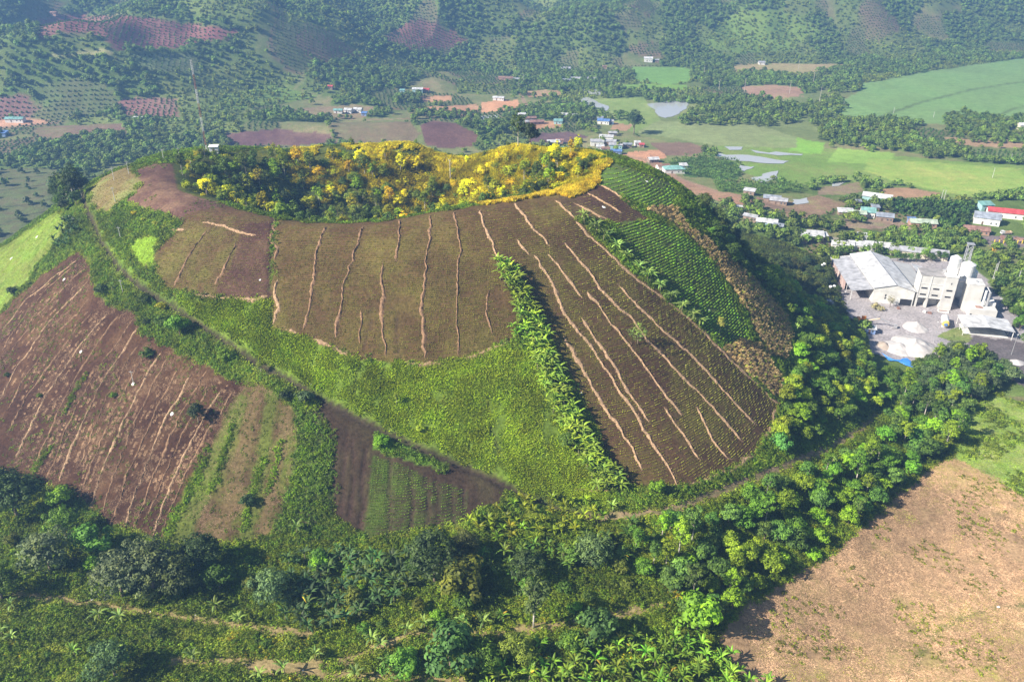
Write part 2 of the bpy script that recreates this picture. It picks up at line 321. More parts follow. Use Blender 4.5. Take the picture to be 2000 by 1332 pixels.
 ('left_field', 'dry_field', 'p', [(-40,330),(110,330),(150,340),(130,380),(60,470),(-40,500)], (.11,.14,.05), (.12,.10,.055), .6, 'field'),
 ('red_a', 'plantation', 'p', [(75,34),(140,30),(260,31),(340,42),(465,62),(440,80),(370,85),(360,95),(230,97),(200,70),(120,62),(75,80)], (.24,.10,.09), (.2,.13,.09), .4, 'shrubs'),
 ('red_b', 'plantation', 'p', [(745,75),(800,42),(830,38),(880,60),(925,80),(880,95),(800,98),(760,85)], (.22,.10,.085), (.2,.13,.09), .4, 'shrubs'),
 ('plant_a', 'plantation', 'p', [(70,165),(150,150),(210,170),(230,205),(200,225),(110,228),(75,200)], (.13,.14,.06), (.12,.17,.05), .5, 'shrubs'),
 ('plant_b', 'plantation', 'p', [(-20,190),(40,185),(75,215),(50,232),(-20,235)], (.22,.12,.10), (.2,.15,.09), .4, 'shrubs'),
 ('plant_c', 'plantation', 'p', [(230,195),(300,188),(350,195),(352,230),(240,226)], (.24,.12,.10), (.2,.14,.1), .4, 'shrubs'),
 ('plant_d', 'plantation', 'p', [(250,108),(380,105),(385,140),(270,140)], (.19,.22,.09), (.14,.2,.07), .5, 'shrubs'),
 ('plant_e', 'plantation', 'p', [(100,104),(215,97),(230,104),(110,112)], (.36,.33,.15), (.2,.22,.09), .4, 'none'),
 ('plant_f', 'plantation', 'p', [(1300,318),(1370,305),(1440,318),(1450,345),(1420,352),(1340,345)], (.07,.12,.03), (.07,.13,.03), .5, 'bananas'),
 ('plant_g', 'plantation', 'p', [(1390,352),(1480,358),(1570,362),(1560,378),(1480,380),(1400,375)], (.1,.16,.03), (.12,.18,.03), .5, 'bananas'),
 ('plant_h', 'plantation', 'p', [(1740,395),(1900,400),(1890,440),(1850,455),(1830,430),(1740,415)], (.06,.1,.03), (.06,.1,.03), .5, 'orchard'),
 ('plant_i', 'plantation', 'p', [(1870,290),(2020,300),(2020,318),(1880,310)], (.16,.2,.07), (.16,.2,.07), .5, 'shrubs'),
 ('hill_green', 'meadow', 'p', [(1390,60),(1440,20),(1560,30),(1600,60),(1540,100),(1440,105),(1380,90)], (.14,.22,.045), (.18,.24,.05), .5, 'scrub'),
 ('hill_green_b', 'meadow', 'p', [(420,190),(540,165),(620,190),(540,205),(440,215)], (.14,.22,.05), (.17,.23,.05), .5, 'scrub'),
]
KIND = ['none'] + [r[7] for r in REG]
rc = np.array([(0.1, 0.14, .03)] + [r[4] for r in REG]); rc2 = np.array([(0.1, 0.1, .03)] + [r[5] for r in REG]); rmix = np.array([.4] + [r[6] for r in REG])
# voronoi patchwork for the open country
VK = [('forest', (.10,.15,.035), (.14,.19,.05)), ('scrub', (.12,.17,.045), (.18,.2,.06)), ('shrubs', (.13,.15,.055), (.16,.14,.07)), ('shrubs', (.19,.14,.08), (.15,.16,.06)), ('sparsetrees', (.13,.17,.05), (.2,.18,.08)), ('none', (.17,.2,.07), (.24,.2,.1))]
NV0 = len(KIND)
for k, a, b in VK:
    KIND.append(k); rc = np.vstack([rc, a]); rc2 = np.vstack([rc2, b]); rmix = np.append(rmix, .5)
KARR = np.array(KIND)
def voro(x, y, cell):
    x = (x + 22 * (fbm(x / 45, y / 45, 71, 3) - .5)) / cell; y = (y + 22 * (fbm(x / 45, y / 45, 72, 3) - .5)) / (cell * 1.25)
    ix = np.floor(x); iy = np.floor(y); best = np.full(x.shape, 1e9); val = np.zeros(x.shape)
    for dx in (-1, 0, 1):
        for dy in (-1, 0, 1):
            cx = ix + dx; cy = iy + dy
            d = (cx + _hash(cx, cy, 81) - x) ** 2 + (cy + _hash(cx, cy, 82) - y) ** 2
            m = d < best
            best = np.where(m, d, best); val = np.where(m, _hash(cx, cy, 83), val)
    return val
def classify(x, y, jitter=1.0):
    z = H(x, y)
    e = 1.0
    nx = -(H(x + e, y) - H(x - e, y)) / (2 * e); ny = -(H(x, y + e) - H(x, y - e)) / (2 * e)
    facing = (nx * (0 - x) + ny * (0 - y) + (CAMZ - z)) > -4
    dist = np.hypot(x, y)
    jw = jitter * np.clip(dist / 240, .8, 4)
    jx = x + jw * (fbm(x / (3 * jw), y / (3 * jw), 91, 3) - .5) * 2.4; jy = y + jw * (fbm(x / (3 * jw), y / (3 * jw), 95, 3) - .5) * 2.4
    u, v = proj(jx, jy, z)
    cone = inpoly(x, y, CONE_POLY)
    reg = np.zeros(x.shape, int)
    vv = voro(x, y, 52.0)
    forestness = sstep(.35, .62, fbm(x / 190, y / 190, 61, 3)) * .35
    hillish = sstep(900, 1150, y) + sstep(-100, -350, x) * .6
    pf = .22 + .18 * np.clip(hillish, 0, 1) + forestness
    kk = np.where(vv < pf, 0, np.where(vv < pf + .16, 1, np.where(vv < pf + .26, 2, np.where(vv < pf + .30, 3, np.where(vv < pf + .38, 4, 5)))))
    kk = np.where((kk == 5) & (hillish > .3), 1, kk); reg = NV0 + kk
    for i, r in enumerate(REG):
        if r[2] == 'c':
            if r[3] is None: m = cone
            else: m = cone & facing & inpoly(u, v, r[3])
        else:
            m = (~cone) & inpoly(u, v, r[3])
            if r[0] == 'foreground' or r[0] == 'bare_field': m |= (~cone) & (y < 150) & (inpoly(u, v, r[3]))
        reg[m] = i + 1
    unk = (~cone) & (y < 300) & (reg >= NV0)
    reg[unk & (x < 150)] = 1 + [r[0] for r in REG].index('foreground')
    return reg, z, u, v
# keep ponds flat and low
PONDS = [([(1265,203),(1300,198),(1345,197),(1342,212),(1325,222),(1300,232),(1285,226),(1278,215)], 'wide pale pond beside the green meadow in the valley'),
 ([(925,240),(940,228),(975,225),(976,238),(955,246),(935,252),(926,248)], 'shallow grey pond beside the ploughed dark mound'),
 ([(1135,172),(1160,174),(1185,178),(1180,187),(1145,185)], 'small pond below the paddy field near the grey roofs'),
 ([(1133,196),(1150,190),(1168,202),(1188,206),(1190,218),(1170,212),(1145,208)], 'narrow winding pond near the bright green strip'),
 ([(1395,298),(1420,302),(1460,304),(1545,317),(1530,322),(1480,318),(1420,311),(1396,306)], 'long thin pond running across the wet meadow'),
 ([(1416,287),(1450,288),(1452,292),(1420,292)], 'tiny pond strip above the long thin pond'),
 ([(1462,350),(1490,340),(1518,336),(1515,348),(1500,355),(1475,356)], 'pond behind the banana plantation'),
 ([(1445,324),(1474,325),(1472,332),(1448,334)], 'small bright pond at the corner of the banana plantation'),
 ([(1468,292),(1500,297),(1545,300),(1564,300),(1560,303),(1520,304),(1480,299)], 'thin curved ditch of water along the grass field'),
 ([(1548,388),(1578,388),(1582,396),(1560,402),(1550,398)], 'muddy puddle beside the brown village field'),
 ([(1620,360),(1650,357),(1640,364),(1622,366)], 'muddy puddle in the drained brown plot')]

reg, zv, uu, vv_ = classify(XX, YY)
# water sheets need level beds
PW = []
for poly, lab in PONDS:
    cx = sum(p[0] for p in poly) / len(poly); cy = sum(p[1] for p in poly) / len(poly)
    c = P(cx, cy); zc = c.z
    pts = [W(a, b, zc)[:2] for a, b in poly]
    PW.append((pts, zc, lab))
    q = np.array(pts)
    i0, i1 = np.searchsorted(GX, [q[:, 0].min() - 40, q[:, 0].max() + 40]); j0, j1 = np.searchsorted(GY, [q[:, 1].min() - 40, q[:, 1].max() + 40])
    d = segdist(XX[j0:j1, i0:i1], YY[j0:j1, i0:i1], pts + [pts[0]]); ins = inpoly(XX[j0:j1, i0:i1], YY[j0:j1, i0:i1], pts)
    d = np.where(ins, 0, d); w = sstep(35, 5, d)
    ZZ[j0:j1, i0:i1] = ZZ[j0:j1, i0:i1] * (1 - w) + (zc - .2) * w
# level the works yard
w = sstep(0, 1, np.clip(1.3 - segdist(XX, YY, [W(1740,560,0)[:2], W(1930,600,0)[:2], W(1960,680,0)[:2]]) / 75, 0, 1)) * (~inpoly(XX, YY, CONE_POLY))
ZZ *= (1 - w)

col = rc[reg]; c2 = rc2[reg]; mx = rmix[reg]
big = (fbm(XX / 9, YY / 9, 101, 4) * (1 - sstep(420, 700, YY)) + fbm(XX / 30, YY / 38, 103, 4) * sstep(420, 700, YY))[..., None]; lg = fbm(XX / 45, YY / 45, 105, 3)[..., None]
sm = np.clip((fbm(XX / 2.2, YY / 2.2, 107, 3)[..., None] - .5) * 3 + .5, 0, 1)
t = np.clip(mx[..., None] * 1.1 * sm + (big - .5) * 1.6 + (lg - .5) * .8, 0, 1)
cc = col * (1 - t) + c2 * t
cc = cc * (.78 + .44 * big)
bf = (reg == 1 + [q[0] for q in REG].index('bare_field'))[..., None]
lg2 = fbm(XX / 26, YY / 18, 109, 4)[..., None]
cc = np.where(bf, cc * (.5 + 1.0 * lg2), cc)
# tracks and terraces as soil colours, plus painted weed shadow and gully shade
def paint(wl, width, c, amt=1.0):
    global cc
    a = np.array([(p.x, p.y) for p in wl]); m = 3 * width + 2
    i0, i1 = np.searchsorted(GX, [a[:, 0].min() - m, a[:, 0].max() + m]); j0, j1 = np.searchsorted(GY, [a[:, 1].min() - m, a[:, 1].max() + m])
    sx = XX[j0:j1, i0:i1]; sy = YY[j0:j1, i0:i1]
    d = segdist(sx, sy, a) + (fbm(sx / 1.5, sy / 1.5, 44, 3) - .5) * width
    g = (sstep(width * 1.4, width * .6, d) * amt)[..., None]
    cc[j0:j1, i0:i1] = cc[j0:j1, i0:i1] * (1 - g) + np.array(c) * g
    return (i0, i1, j0, j1, g[..., 0])
TRKM = np.zeros_like(ZZ)
for wl, wd, c in [(TRK_W[0][0], .95, (.05,.036,.025)), (TRK_W[1][0], 1.5, (.30,.20,.13))]:  # first tone: cart track soil darkened by painted weed shadow
    i0, i1, j0, j1, g = paint(wl, wd, c, .9); TRKM[j0:j1, i0:i1] = np.maximum(TRKM[j0:j1, i0:i1], g)
tc = wline(TRACK2); paint(tc, .35, (.12,.15,.04), .6)
TERRW = [wline(t) for t in (TERR, TERR2, TERR3, TERR4)]
for wl in TERRW: 
    i0, i1, j0, j1, g = paint(wl, 1.6, (.34,.25,.12), .8); TRKM[j0:j1, i0:i1] = np.maximum(TRKM[j0:j1, i0:i1], g * .8)
for pl, wd, c in [([(470,790),(440,860),(400,950),(350,1050)], 2.6, (.10,.14,.02)), ([(500,760),(480,860),(455,960),(425,1055)], 2.0, (.14,.10,.045)), ([(530,775),(520,860),(500,960),(480,1055)], 1.8, (.10,.13,.022)), ([(560,800),(550,880),(530,960),(515,1050)], 1.4, (.15,.105,.05)), ([(385,930),(350,1000),(325,1050)], 1.5, (.13,.18,.02))]:
    paint(wline(pl), wd, c, .7)
paint(wline([(1770,1332),(1790,1290),(1830,1230),(1900,1195),(2000,1180)]), .8, (.16,.16,.05), .8)
for pl, wd in [([(1010,170),(1022,195),(1035,222),(1045,240)], 2), ([(1190,300),(1260,312),(1330,350),(1400,375),(1500,395)], 2.5), ([(600,222),(700,235),(800,232)], 2), ([(-10,252),(60,245),(110,240)], 3), ([(1700,235),(1800,200),(1900,175),(2010,158)], 2.5), ([(1955,224),(2010,203)], 2)]:
    paint(wline(pl, 6), wd, (.3,.2,.13) if pl[0][0] < 1650 else (.1,.14,.05), .8)
for pl in ([(0,405),(60,400),(110,385)], [(0,372),(60,365),(110,358)], [(0,440),(50,420),(100,412)], [(0,352),(70,345),(120,340)], [(0,470),(40,450),(80,440)]):
    paint(wline(pl, 6), .8, (.05,.06,.03), .8)
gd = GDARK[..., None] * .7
cc = cc * (1 - gd) + np.array((.06, .036, .028)) * gd  # shade inside the gullies painted into the ground colour

# ------------------------------------------------------------------ materials
def mat(name, colr=(.5,.5,.5), rough=.9, build=None, metal=0.0, spec=.3):
    m = bpy.data.materials.new(name); m.use_nodes = True
    n = m.node_tree; p = n.nodes['Principled BSDF']
    p.inputs['Base Color'].default_value = (*colr, 1); p.inputs['Roughness'].default_value = rough
    p.inputs['Metallic'].default_value = metal; p.inputs['Specular IOR Level'].default_value = spec
    if build: build(n, p)
    return m
def worn(n, p, colr, scale=.6, amt=.25, bump=.0):
    tc = n.nodes.new('ShaderNodeTexCoord'); nz = n.nodes.new('ShaderNodeTexNoise'); nz.inputs['Scale'].default_value = scale; nz.inputs['Detail'].default_value = 6
    n.links.new(tc.outputs['Object'], nz.inputs['Vector'])
    r = n.nodes.new('ShaderNodeMapRange'); r.inputs[1].default_value = .3; r.inputs[2].default_value = .7; r.inputs[3].default_value = 1 - amt; r.inputs[4].default_value = 1 + amt * .5
    n.links.new(nz.outputs[0], r.inputs[0])
    mu = n.nodes.new('ShaderNodeVectorMath'); mu.operation = 'SCALE'; mu.inputs[0].default_value = colr
    n.links.new(r.outputs[0], mu.inputs['Scale']); n.links.new(mu.outputs[0], p.inputs['Base Color'])
def wmat(name, colr, rough=.8, scale=.6, amt=.25, metal=0, spec=.3):
    return mat(name, colr, rough, lambda n, p: worn(n, p, colr, scale, amt), metal, spec)
def ground_build(n, p):
    at = n.nodes.new('ShaderNodeAttribute'); at.attribute_name = 'col'
    ge = n.nodes.new('ShaderNodeNewGeometry')
    def noise(s, d):
        z = n.nodes.new('ShaderNodeTexNoise'); z.inputs['Scale'].default_value = s; z.inputs['Detail'].default_value = d; z.inputs['Roughness'].default_value = .7
        n.links.new(ge.outputs['Position'], z.inputs['Vector']); return z
    n1 = noise(1.1, 5); n2 = noise(.12, 6)
    def mr(src, a, b, c, d):
        r = n.nodes.new('ShaderNodeMapRange'); r.inputs[1].default_value = a; r.inputs[2].default_value = b; r.inputs[3].default_value = c; r.inputs[4].default_value = d
        n.links.new(src, r.inputs[0]); return r.outputs[0]
    a = mr(n1.outputs[0], .3, .72, .55, 1.5); b = mr(n2.outputs[0], .3, .7, .8, 1.2)
    m = n.nodes.new('ShaderNodeMath'); m.operation = 'MULTIPLY'; n.links.new(a, m.inputs[0]); n.links.new(b, m.inputs[1])
    sc = n.nodes.new('ShaderNodeVectorMath'); sc.operation = 'SCALE'; n.links.new(at.outputs['Color'], sc.inputs[0]); n.links.new(m.outputs[0], sc.inputs['Scale'])
    n.links.new(sc.outputs[0], p.inputs['Base Color'])
    bp = n.nodes.new('ShaderNodeBump'); bp.inputs['Strength'].default_value = .55; bp.inputs['Distance'].default_value = .35
    n.links.new(n1.outputs[0], bp.inputs['Height']); n.links.new(bp.outputs[0], p.inputs['Normal'])
M_GROUND = mat('ground_cover', rough=1.0, build=ground_build, spec=.1)
def leaf_build(trans, hue=.013, val=.3, rough=.55, inst=False):
    def f(n, p):
        oi = n.nodes.new('ShaderNodeObjectInfo'); at = n.nodes.new('ShaderNodeAttribute'); at.attribute_name = 'tint'
        hs = n.nodes.new('ShaderNodeHueSaturation')
        def mr(src, c, d):
            r = n.nodes.new('ShaderNodeMapRange'); r.inputs[3].default_value = c; r.inputs[4].default_value = d
            n.links.new(src, r.inputs[0]); return r.outputs[0]
        n.links.new(mr(oi.outputs['Random'], .5 - hue, .5 + hue), hs.inputs['Hue'])
        m = n.nodes.new('ShaderNodeMath'); m.operation = 'MULTIPLY'
        n.links.new(mr(oi.outputs['Random'], 1 - val, 1 + val), m.inputs[0]); n.links.new(mr(at.outputs['Fac'], .85, 2.3), m.inputs[1])
        ge = n.nodes.new('ShaderNodeNewGeometry'); nz = n.nodes.new('ShaderNodeTexNoise'); nz.inputs['Scale'].default_value = .09; nz.inputs['Detail'].default_value = 3
        n.links.new(ge.outputs['Position'], nz.inputs['Vector'])
        pr = n.nodes.new('ShaderNodeMapRange'); pr.inputs[1].default_value = .32; pr.inputs[2].default_value = .68; pr.inputs[3].default_value = .72; pr.inputs[4].default_value = 1.35; n.links.new(nz.outputs[0], pr.inputs[0])
        m2 = n.nodes.new('ShaderNodeMath'); m2.operation = 'MULTIPLY'; n.links.new(m.outputs[0], m2.inputs[0]); n.links.new(pr.outputs[0], m2.inputs[1])
        n.links.new(m2.outputs[0], hs.inputs['Value']); 
        if inst:
            ia = n.nodes.new('ShaderNodeAttribute'); ia.attribute_type = 'INSTANCER'; ia.attribute_name = 'icol'; n.links.new(ia.outputs['Color'], hs.inputs['Color'])
        else: n.links.new(oi.outputs['Color'], hs.inputs['Color'])
        # some leaves yellower
        mx = n.nodes.new('ShaderNodeMix'); mx.data_type = 'RGBA'; mx.blend_type = 'MULTIPLY'; mx.inputs[7].default_value = (1.35, 1.12, .6, 1)
        n.links.new(at.outputs['Fac'], mx.inputs[0]); n.links.new(hs.outputs[0], mx.inputs[6])
        n.links.new(mx.outputs[2], p.inputs['Base Color'])
        tr = n.nodes.new('ShaderNodeBsdfTranslucent'); n.links.new(mx.outputs[2], tr.inputs['Color'])
        ms = n.nodes.new('ShaderNodeMixShader'); ms.inputs[0].default_value = trans
        out = [q for q in n.nodes if q.type == 'OUTPUT_MATERIAL'][0]
        n.links.new(p.outputs[0], ms.inputs[1]); n.links.new(tr.outputs[0], ms.inputs[2]); n.links.new(ms.outputs[0], out.inputs[0])
    return f
M_LEAF = mat('leaf', rough=.6, build=leaf_build(.3), spec=.25)
M_BLEAF = mat('banana_leaf', rough=.5, build=leaf_build(.25, .015, .2), spec=.22)
M_LEAFI = mat('leaf_mixed', rough=.6, build=leaf_build(.3, inst=True), spec=.25)
M_BLEAFI = mat('banana_leaf_mixed', rough=.4, build=leaf_build(.25, .015, .2, inst=True), spec=.22)
M_BARK = wmat('bark', (.22,.17,.12), .95, 2.0, .35)
M_PALEBARK = wmat('pale_bark', (.5,.45,.38), .9, 2.0, .3)
M_BSTEM = wmat('banana_stem', (.2,.19,.09), .7, 2.5, .4)
M_STRAW = wmat('straw', (.40,.26,.15), .95, 1.8, .5)
def straw_world(n, p):
    ge = n.nodes.new('ShaderNodeNewGeometry'); prev = None
    for sc_, lo, hi in ((.035, .62, 1.2), (.4, .75, 1.25), (3.0, .7, 1.3)):
        z = n.nodes.new('ShaderNodeTexNoise'); z.inputs['Scale'].default_value = sc_; z.inputs['Detail'].default_value = 5; n.links.new(ge.outputs['Position'], z.inputs['Vector'])
        q = n.nodes.new('ShaderNodeMapRange'); q.inputs[1].default_value = .33; q.inputs[2].default_value = .67; q.inputs[3].default_value = lo; q.inputs[4].default_value = hi; n.links.new(z.outputs[0], q.inputs[0])
        if prev is None: prev = q.outputs[0]
        else:
            m = n.nodes.new('ShaderNodeMath'); m.operation = 'MULTIPLY'; n.links.new(prev, m.inputs[0]); n.links.new(q.outputs[0], m.inputs[1]); prev = m.outputs[0]
    mu = n.nodes.new('ShaderNodeVectorMath'); mu.operation = 'SCALE'; mu.inputs[0].default_value = (.56, .36, .205); n.links.new(prev, mu.inputs['Scale']); n.links.new(mu.outputs[0], p.inputs['Base Color'])
M_STRAWL = mat('pale_straw', rough=.95, build=straw_world)
M_STRAWD = wmat('straw_dark', (.26,.155,.085), .95, 1.8, .5)
M_WATER = mat('pond_water', (.44,.45,.44), .1, None, 0, .5)  # pale sky reflection put into the base colour
M_METAL = wmat('galvanised_steel', (.55,.55,.56), .5, 1, .2, .5)
M_WHITE = wmat('white_paint', (.78,.78,.76), .7, .35, .16)
M_DARK = mat('dark_opening', (.03,.03,.035), .7)
M_GLASS = mat('window_glass', (.06,.08,.1), .15, None, 0, .6)
M_CONC = wmat('concrete', (.68,.67,.64), .9, .3, .28)

# ------------------------------------------------------------------ object helpers
def link(o, parent=None):
    COL.objects.link(o)
    if parent: o.parent = parent
    return o
def tag(o, label=None, cat=None, group=None, kind=None):
    if label: o['label'] = label
    if cat: o['category'] = cat
    if group: o['group'] = group
    if kind: o['kind'] = kind
    return o
def empty(name, loc=(0,0,0), rz=0, label=None, cat=None, group=None, scale=1):
    o = bpy.data.objects.new(name, None); o.location = loc; o.rotation_euler = (0, 0, rz); o.empty_display_size = .5
    o.scale = (scale,) * 3
    COL.objects.link(o)
    return tag(o, label, cat, group)
def mesh(name, verts, faces, m=None, smooth=False, tint=None):
    me = bpy.data.meshes.new(name)
    verts = np.asarray(verts, np.float32); 
    if isinstance(faces, np.ndarray):
        nf, k = faces.shape
        me.vertices.add(len(verts)); me.vertices.foreach_set('co', verts.ravel())
        me.loops.add(nf * k); me.loops.foreach_set('vertex_index', faces.astype(np.int32).ravel())
        me.polygons.add(nf); me.polygons.foreach_set('loop_start', np.arange(0, nf * k, k, dtype=np.int32))
        me.update(calc_edges=True)
    else:
        me.from_pydata([tuple(map(float, v)) for v in verts], [], faces)
    if smooth: me.polygons.foreach_set('use_smooth', np.ones(len(me.polygons), bool))
    if m: me.materials.append(m)
    if tint is not None:
        a = me.attributes.new('tint', 'FLOAT', 'FACE'); a.data.foreach_set('value', np.asarray(tint, np.float32))
    return me
class MB:
    def __init__(s): s.v = []; s.f = []
    def add(s, v, f):
        b = len(s.v); s.v += [tuple(q) for q in v]; s.f += [tuple(i + b for i in q) for q in f]; return s
    def box(s, x0, x1, y0, y1, z0, z1):
        return s.add([(x0,y0,z0),(x1,y0,z0),(x1,y1,z0),(x0,y1,z0),(x0,y0,z1),(x1,y0,z1),(x1,y1,z1),(x0,y1,z1)],
                     [(0,3,2,1),(4,5,6,7),(0,1,5,4),(1,2,6,5),(2,3,7,6),(3,0,4,7)])
    def cyl(s, p, q, r0, r1=None, n=8):
        r1 = r0 if r1 is None else r1
        p = Vector(p); q = Vector(q); d = (q - p).normalized(); a = d.orthogonal().normalized(); b = d.cross(a)
        v = []
        for c, r in ((p, r0), (q, r1)):
            for i in range(n):
                t = 2 * math.pi * i / n; v.append(c + (a * math.cos(t) + b * math.sin(t)) * r)
        f = [(i, (i + 1) % n, n + (i + 1) % n, n + i) for i in range(n)] + [tuple(range(n - 1, -1, -1)), tuple(range(n, 2 * n))]
        return s.add(v, f)
    def sheet(s, quad, th=.12):
        a, b, c, d = [Vector(q) for q in quad]; nrm = (b - a).cross(d - a).normalized() * th
        return s.add([a, b, c, d, a - nrm, b - nrm, c - nrm, d - nrm], [(0,1,2,3),(7,6,5,4),(0,4,5,1),(1,5,6,2),(2,6,7,3),(3,7,4,0)])
    def obj(s, name, m, parent=None, smooth=False, **k):
        return tag(link(bpy.data.objects.new(name, mesh(name, s.v, s.f, m, smooth)), parent), **k)

# ------------------------------------------------------------------ terrain objects
ny_, nx_ = ZZ.shape
gy, gx = np.gradient(ZZ, GY, GX)
N = np.dstack([-gx, -gy, np.ones_like(ZZ)]); N /= np.linalg.norm(N, axis=2, keepdims=True)
names = ['country'] + [r[1] for r in REG] + ['country'] * len(VK)
uniq = []
onames = {}
inst_of = []
for i, n_ in enumerate(names):
    key = n_ if i == 0 or n_ in ('hill_slope', 'country', 'crater', 'foreground_ground') else n_ + '#%d' % i
    if i >= NV0: key = 'country'
    if key not in onames: onames[key] = len(onames)
    inst_of.append(onames[key])
TRACKID = len(onames); onames['track'] = TRACKID
HILLS = len(onames); onames['hills'] = HILLS
oid = np.array(inst_of)[reg]
oid = np.where((oid == onames['country']) & (YY > 1150), HILLS, oid)
oid = np.where(TRKM > .5, TRACKID, oid)
foid = oid[:-1, :-1]
quad = (np.arange(ny_ - 1)[:, None] * nx_ + np.arange(nx_ - 1)[None]).astype(np.int64)
PTS = np.dstack([XX, YY, ZZ]).reshape(-1, 3); NF = N.reshape(-1, 3); CF = np.concatenate([np.clip(cc, 0, 1), np.ones(cc.shape[:2] + (1,))], 2).reshape(-1, 4)
for key, k in onames.items():
    q = quad[foid == k]
    if len(q) == 0: continue
    f = np.stack([q, q + 1, q + 1 + nx_, q + nx_], 1)
    u_, inv = np.unique(f, return_inverse=True)
    nm = key.split('#')[0]
    me = mesh(nm, PTS[u_], inv.reshape(f.shape), M_GROUND, True)
    a = me.color_attributes.new('col', 'FLOAT_COLOR', 'POINT'); a.data.foreach_set('color', CF[u_].astype(np.float32).ravel())
    me.normals_split_custom_set_from_vertices(NF[u_])
    tag(link(bpy.data.objects.new(nm, me)), kind='structure')
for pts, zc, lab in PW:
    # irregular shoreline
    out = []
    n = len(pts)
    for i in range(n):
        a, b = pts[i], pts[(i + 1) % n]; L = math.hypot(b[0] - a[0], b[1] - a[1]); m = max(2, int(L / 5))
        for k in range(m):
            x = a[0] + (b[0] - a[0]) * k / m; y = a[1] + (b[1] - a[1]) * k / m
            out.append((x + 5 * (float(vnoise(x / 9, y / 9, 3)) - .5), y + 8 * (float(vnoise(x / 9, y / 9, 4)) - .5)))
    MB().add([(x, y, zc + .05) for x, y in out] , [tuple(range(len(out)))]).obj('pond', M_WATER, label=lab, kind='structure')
def resample(ws, step):
    a = np.array([(p.x, p.y) for p in ws]); d = np.r_[0, np.cumsum(np.hypot(*np.diff(a, axis=0).T))]
    n = max(3, int(d[-1] / step)); t = np.linspace(0, d[-1], n)
    return np.stack([np.interp(t, d, a[:, 0]), np.interp(t, d, a[:, 1])], 1)

# ------------------------------------------------------------------ foliage meshes
def leaf_quads(c, n, size, rg, aspect=.55):
    """one rhombic leaf per centre c with normal n"""
    k = len(c)
    a = np.cross(n, rg.normal(size=(k, 3))); a /= np.linalg.norm(a, axis=1, keepdims=True) + 1e-9
    b = np.cross(n, a)
    s = (size * rg.uniform(.7, 1.3, k))[:, None]
    v = np.stack([c - a * s, c - b * s * aspect, c + a * s - n * s * .25, c + b * s * aspect], 1).reshape(-1, 3)
    f = np.arange(k * 4).reshape(k, 4)
    return v, f
def crown_mesh(name, seed, rx, rz, z0, nclump, nleaf, lsize, csize, lobes=5, flat=0.0, gap=0.0):
    rg = np.random.default_rng(seed)
    # lobes give an uneven outline; clumps sit on their upper shells
    L = []
    for i in range(lobes):
        t = 2 * math.pi * i / lobes + rg.uniform(-.5, .5); rr = rx * rg.uniform(.3, .58) if i else 0
        L.append((rr * math.cos(t), rr * math.sin(t), z0 + rz * rg.uniform(.35, .7 - flat * .2) + (rz * .25 if i == 0 else 0), rx * rg.uniform(.38, .6), rz * rg.uniform(.3, .45)))
    V = []; F = []; T = []; b = 0
    for q in range(nclump):
        l = L[q % lobes]
        d = rg.normal(size=3); d[2] = abs(d[2]) * 1.1 - .35; d /= np.linalg.norm(d)
        c = np.array([l[0] + d[0] * l[3], l[1] + d[1] * l[3], l[2] + d[2] * l[4]]) * 1.0
        if rg.random() < gap: continue
        cs = csize * rg.uniform(.65, 1.3)
        dd = rg.normal(size=(nleaf, 3)); dd[:, 2] = np.abs(dd[:, 2]) * .9 - .25; dd /= np.linalg.norm(dd, axis=1, keepdims=True)
        cen = c + dd * cs * rg.uniform(.55, 1.05, (nleaf, 1)) * np.array([1, 1, .7])
        nn = dd + .55 * d + np.array([0, 0, .25]) + rg.normal(size=(nleaf, 3)) * .38; nn /= np.linalg.norm(nn, axis=1, keepdims=True)
        v, f = leaf_quads(cen, nn, lsize, rg)
        V.append(v); F.append(f + b); b += len(v)
        T.append(np.clip(rg.uniform(.15, .85) + rg.uniform(-.2, .2, nleaf), 0, 1))
    return mesh(name, np.concatenate(V), np.concatenate(F), M_LEAF, tint=np.concatenate(T))
def trunk_mesh(name, h, r, rx, n=4, seed=0, m=None):
    rg = random.Random(seed); b = MB(); top = (rg.uniform(-.3, .3), rg.uniform(-.3, .3), h)
    b.cyl((0, 0, -.8), (top[0] * .5, top[1] * .5, h * .5), r, r * .75, 7); b.cyl((top[0] * .5, top[1] * .5, h * .5), top, r * .75, r * .45, 7)
    for i in range(n):
        t = 2 * math.pi * i / n + rg.uniform(-.4, .4); z = h * rg.uniform(.45, .8)
        b.cyl((top[0] * .6, top[1] * .6, z), (math.cos(t) * rx * .55, math.sin(t) * rx * .55, h * rg.uniform(1.0, 1.25)), r * .4, r * .15, 5)
    return mesh(name, b.v, b.f, m or M_BARK, True)
# variants, each about 6 m wide at scale 1
CV = {}
CV['round'] = [(crown_mesh('crown', 10 + i, 3.0, 4.6, 1.4, 75, 22, .27, .85, 6), trunk_mesh('trunk', 3.6, .22, 3, 4, i)) for i in range(4)]
CV['lumpy'] = [(crown_mesh('crown', 30 + i, 3.2, 4.6, 1.0, 46, 30, .36, 1.05, 7), trunk_mesh('trunk', 3.4, .2, 3, 4, 9 + i)) for i in range(4)]
CV['great'] = [(crown_mesh('crown', 130 + i, 4.6, 6.2, 1.4, 130, 26, .26, 1.0, 9), trunk_mesh('trunk', 4.6, .32, 4.2, 5, 49 + i)) for i in range(3)]
CV['bush'] = [(crown_mesh('crown', 50 + i, 2.6, 2.6, .1, 50, 20, .26, .75, 6), trunk_mesh('trunk', 1.6, .14, 2.4, 5, 19 + i)) for i in range(3)]
CV['tall'] = [(crown_mesh('crown', 60 + i, 2.5, 7.5, 3.0, 70, 20, .3, .8, 6, gap=.15), trunk_mesh('trunk', 7.5, .2, 2.2, 6, 29 + i, M_PALEBARK)) for i in range(3)]
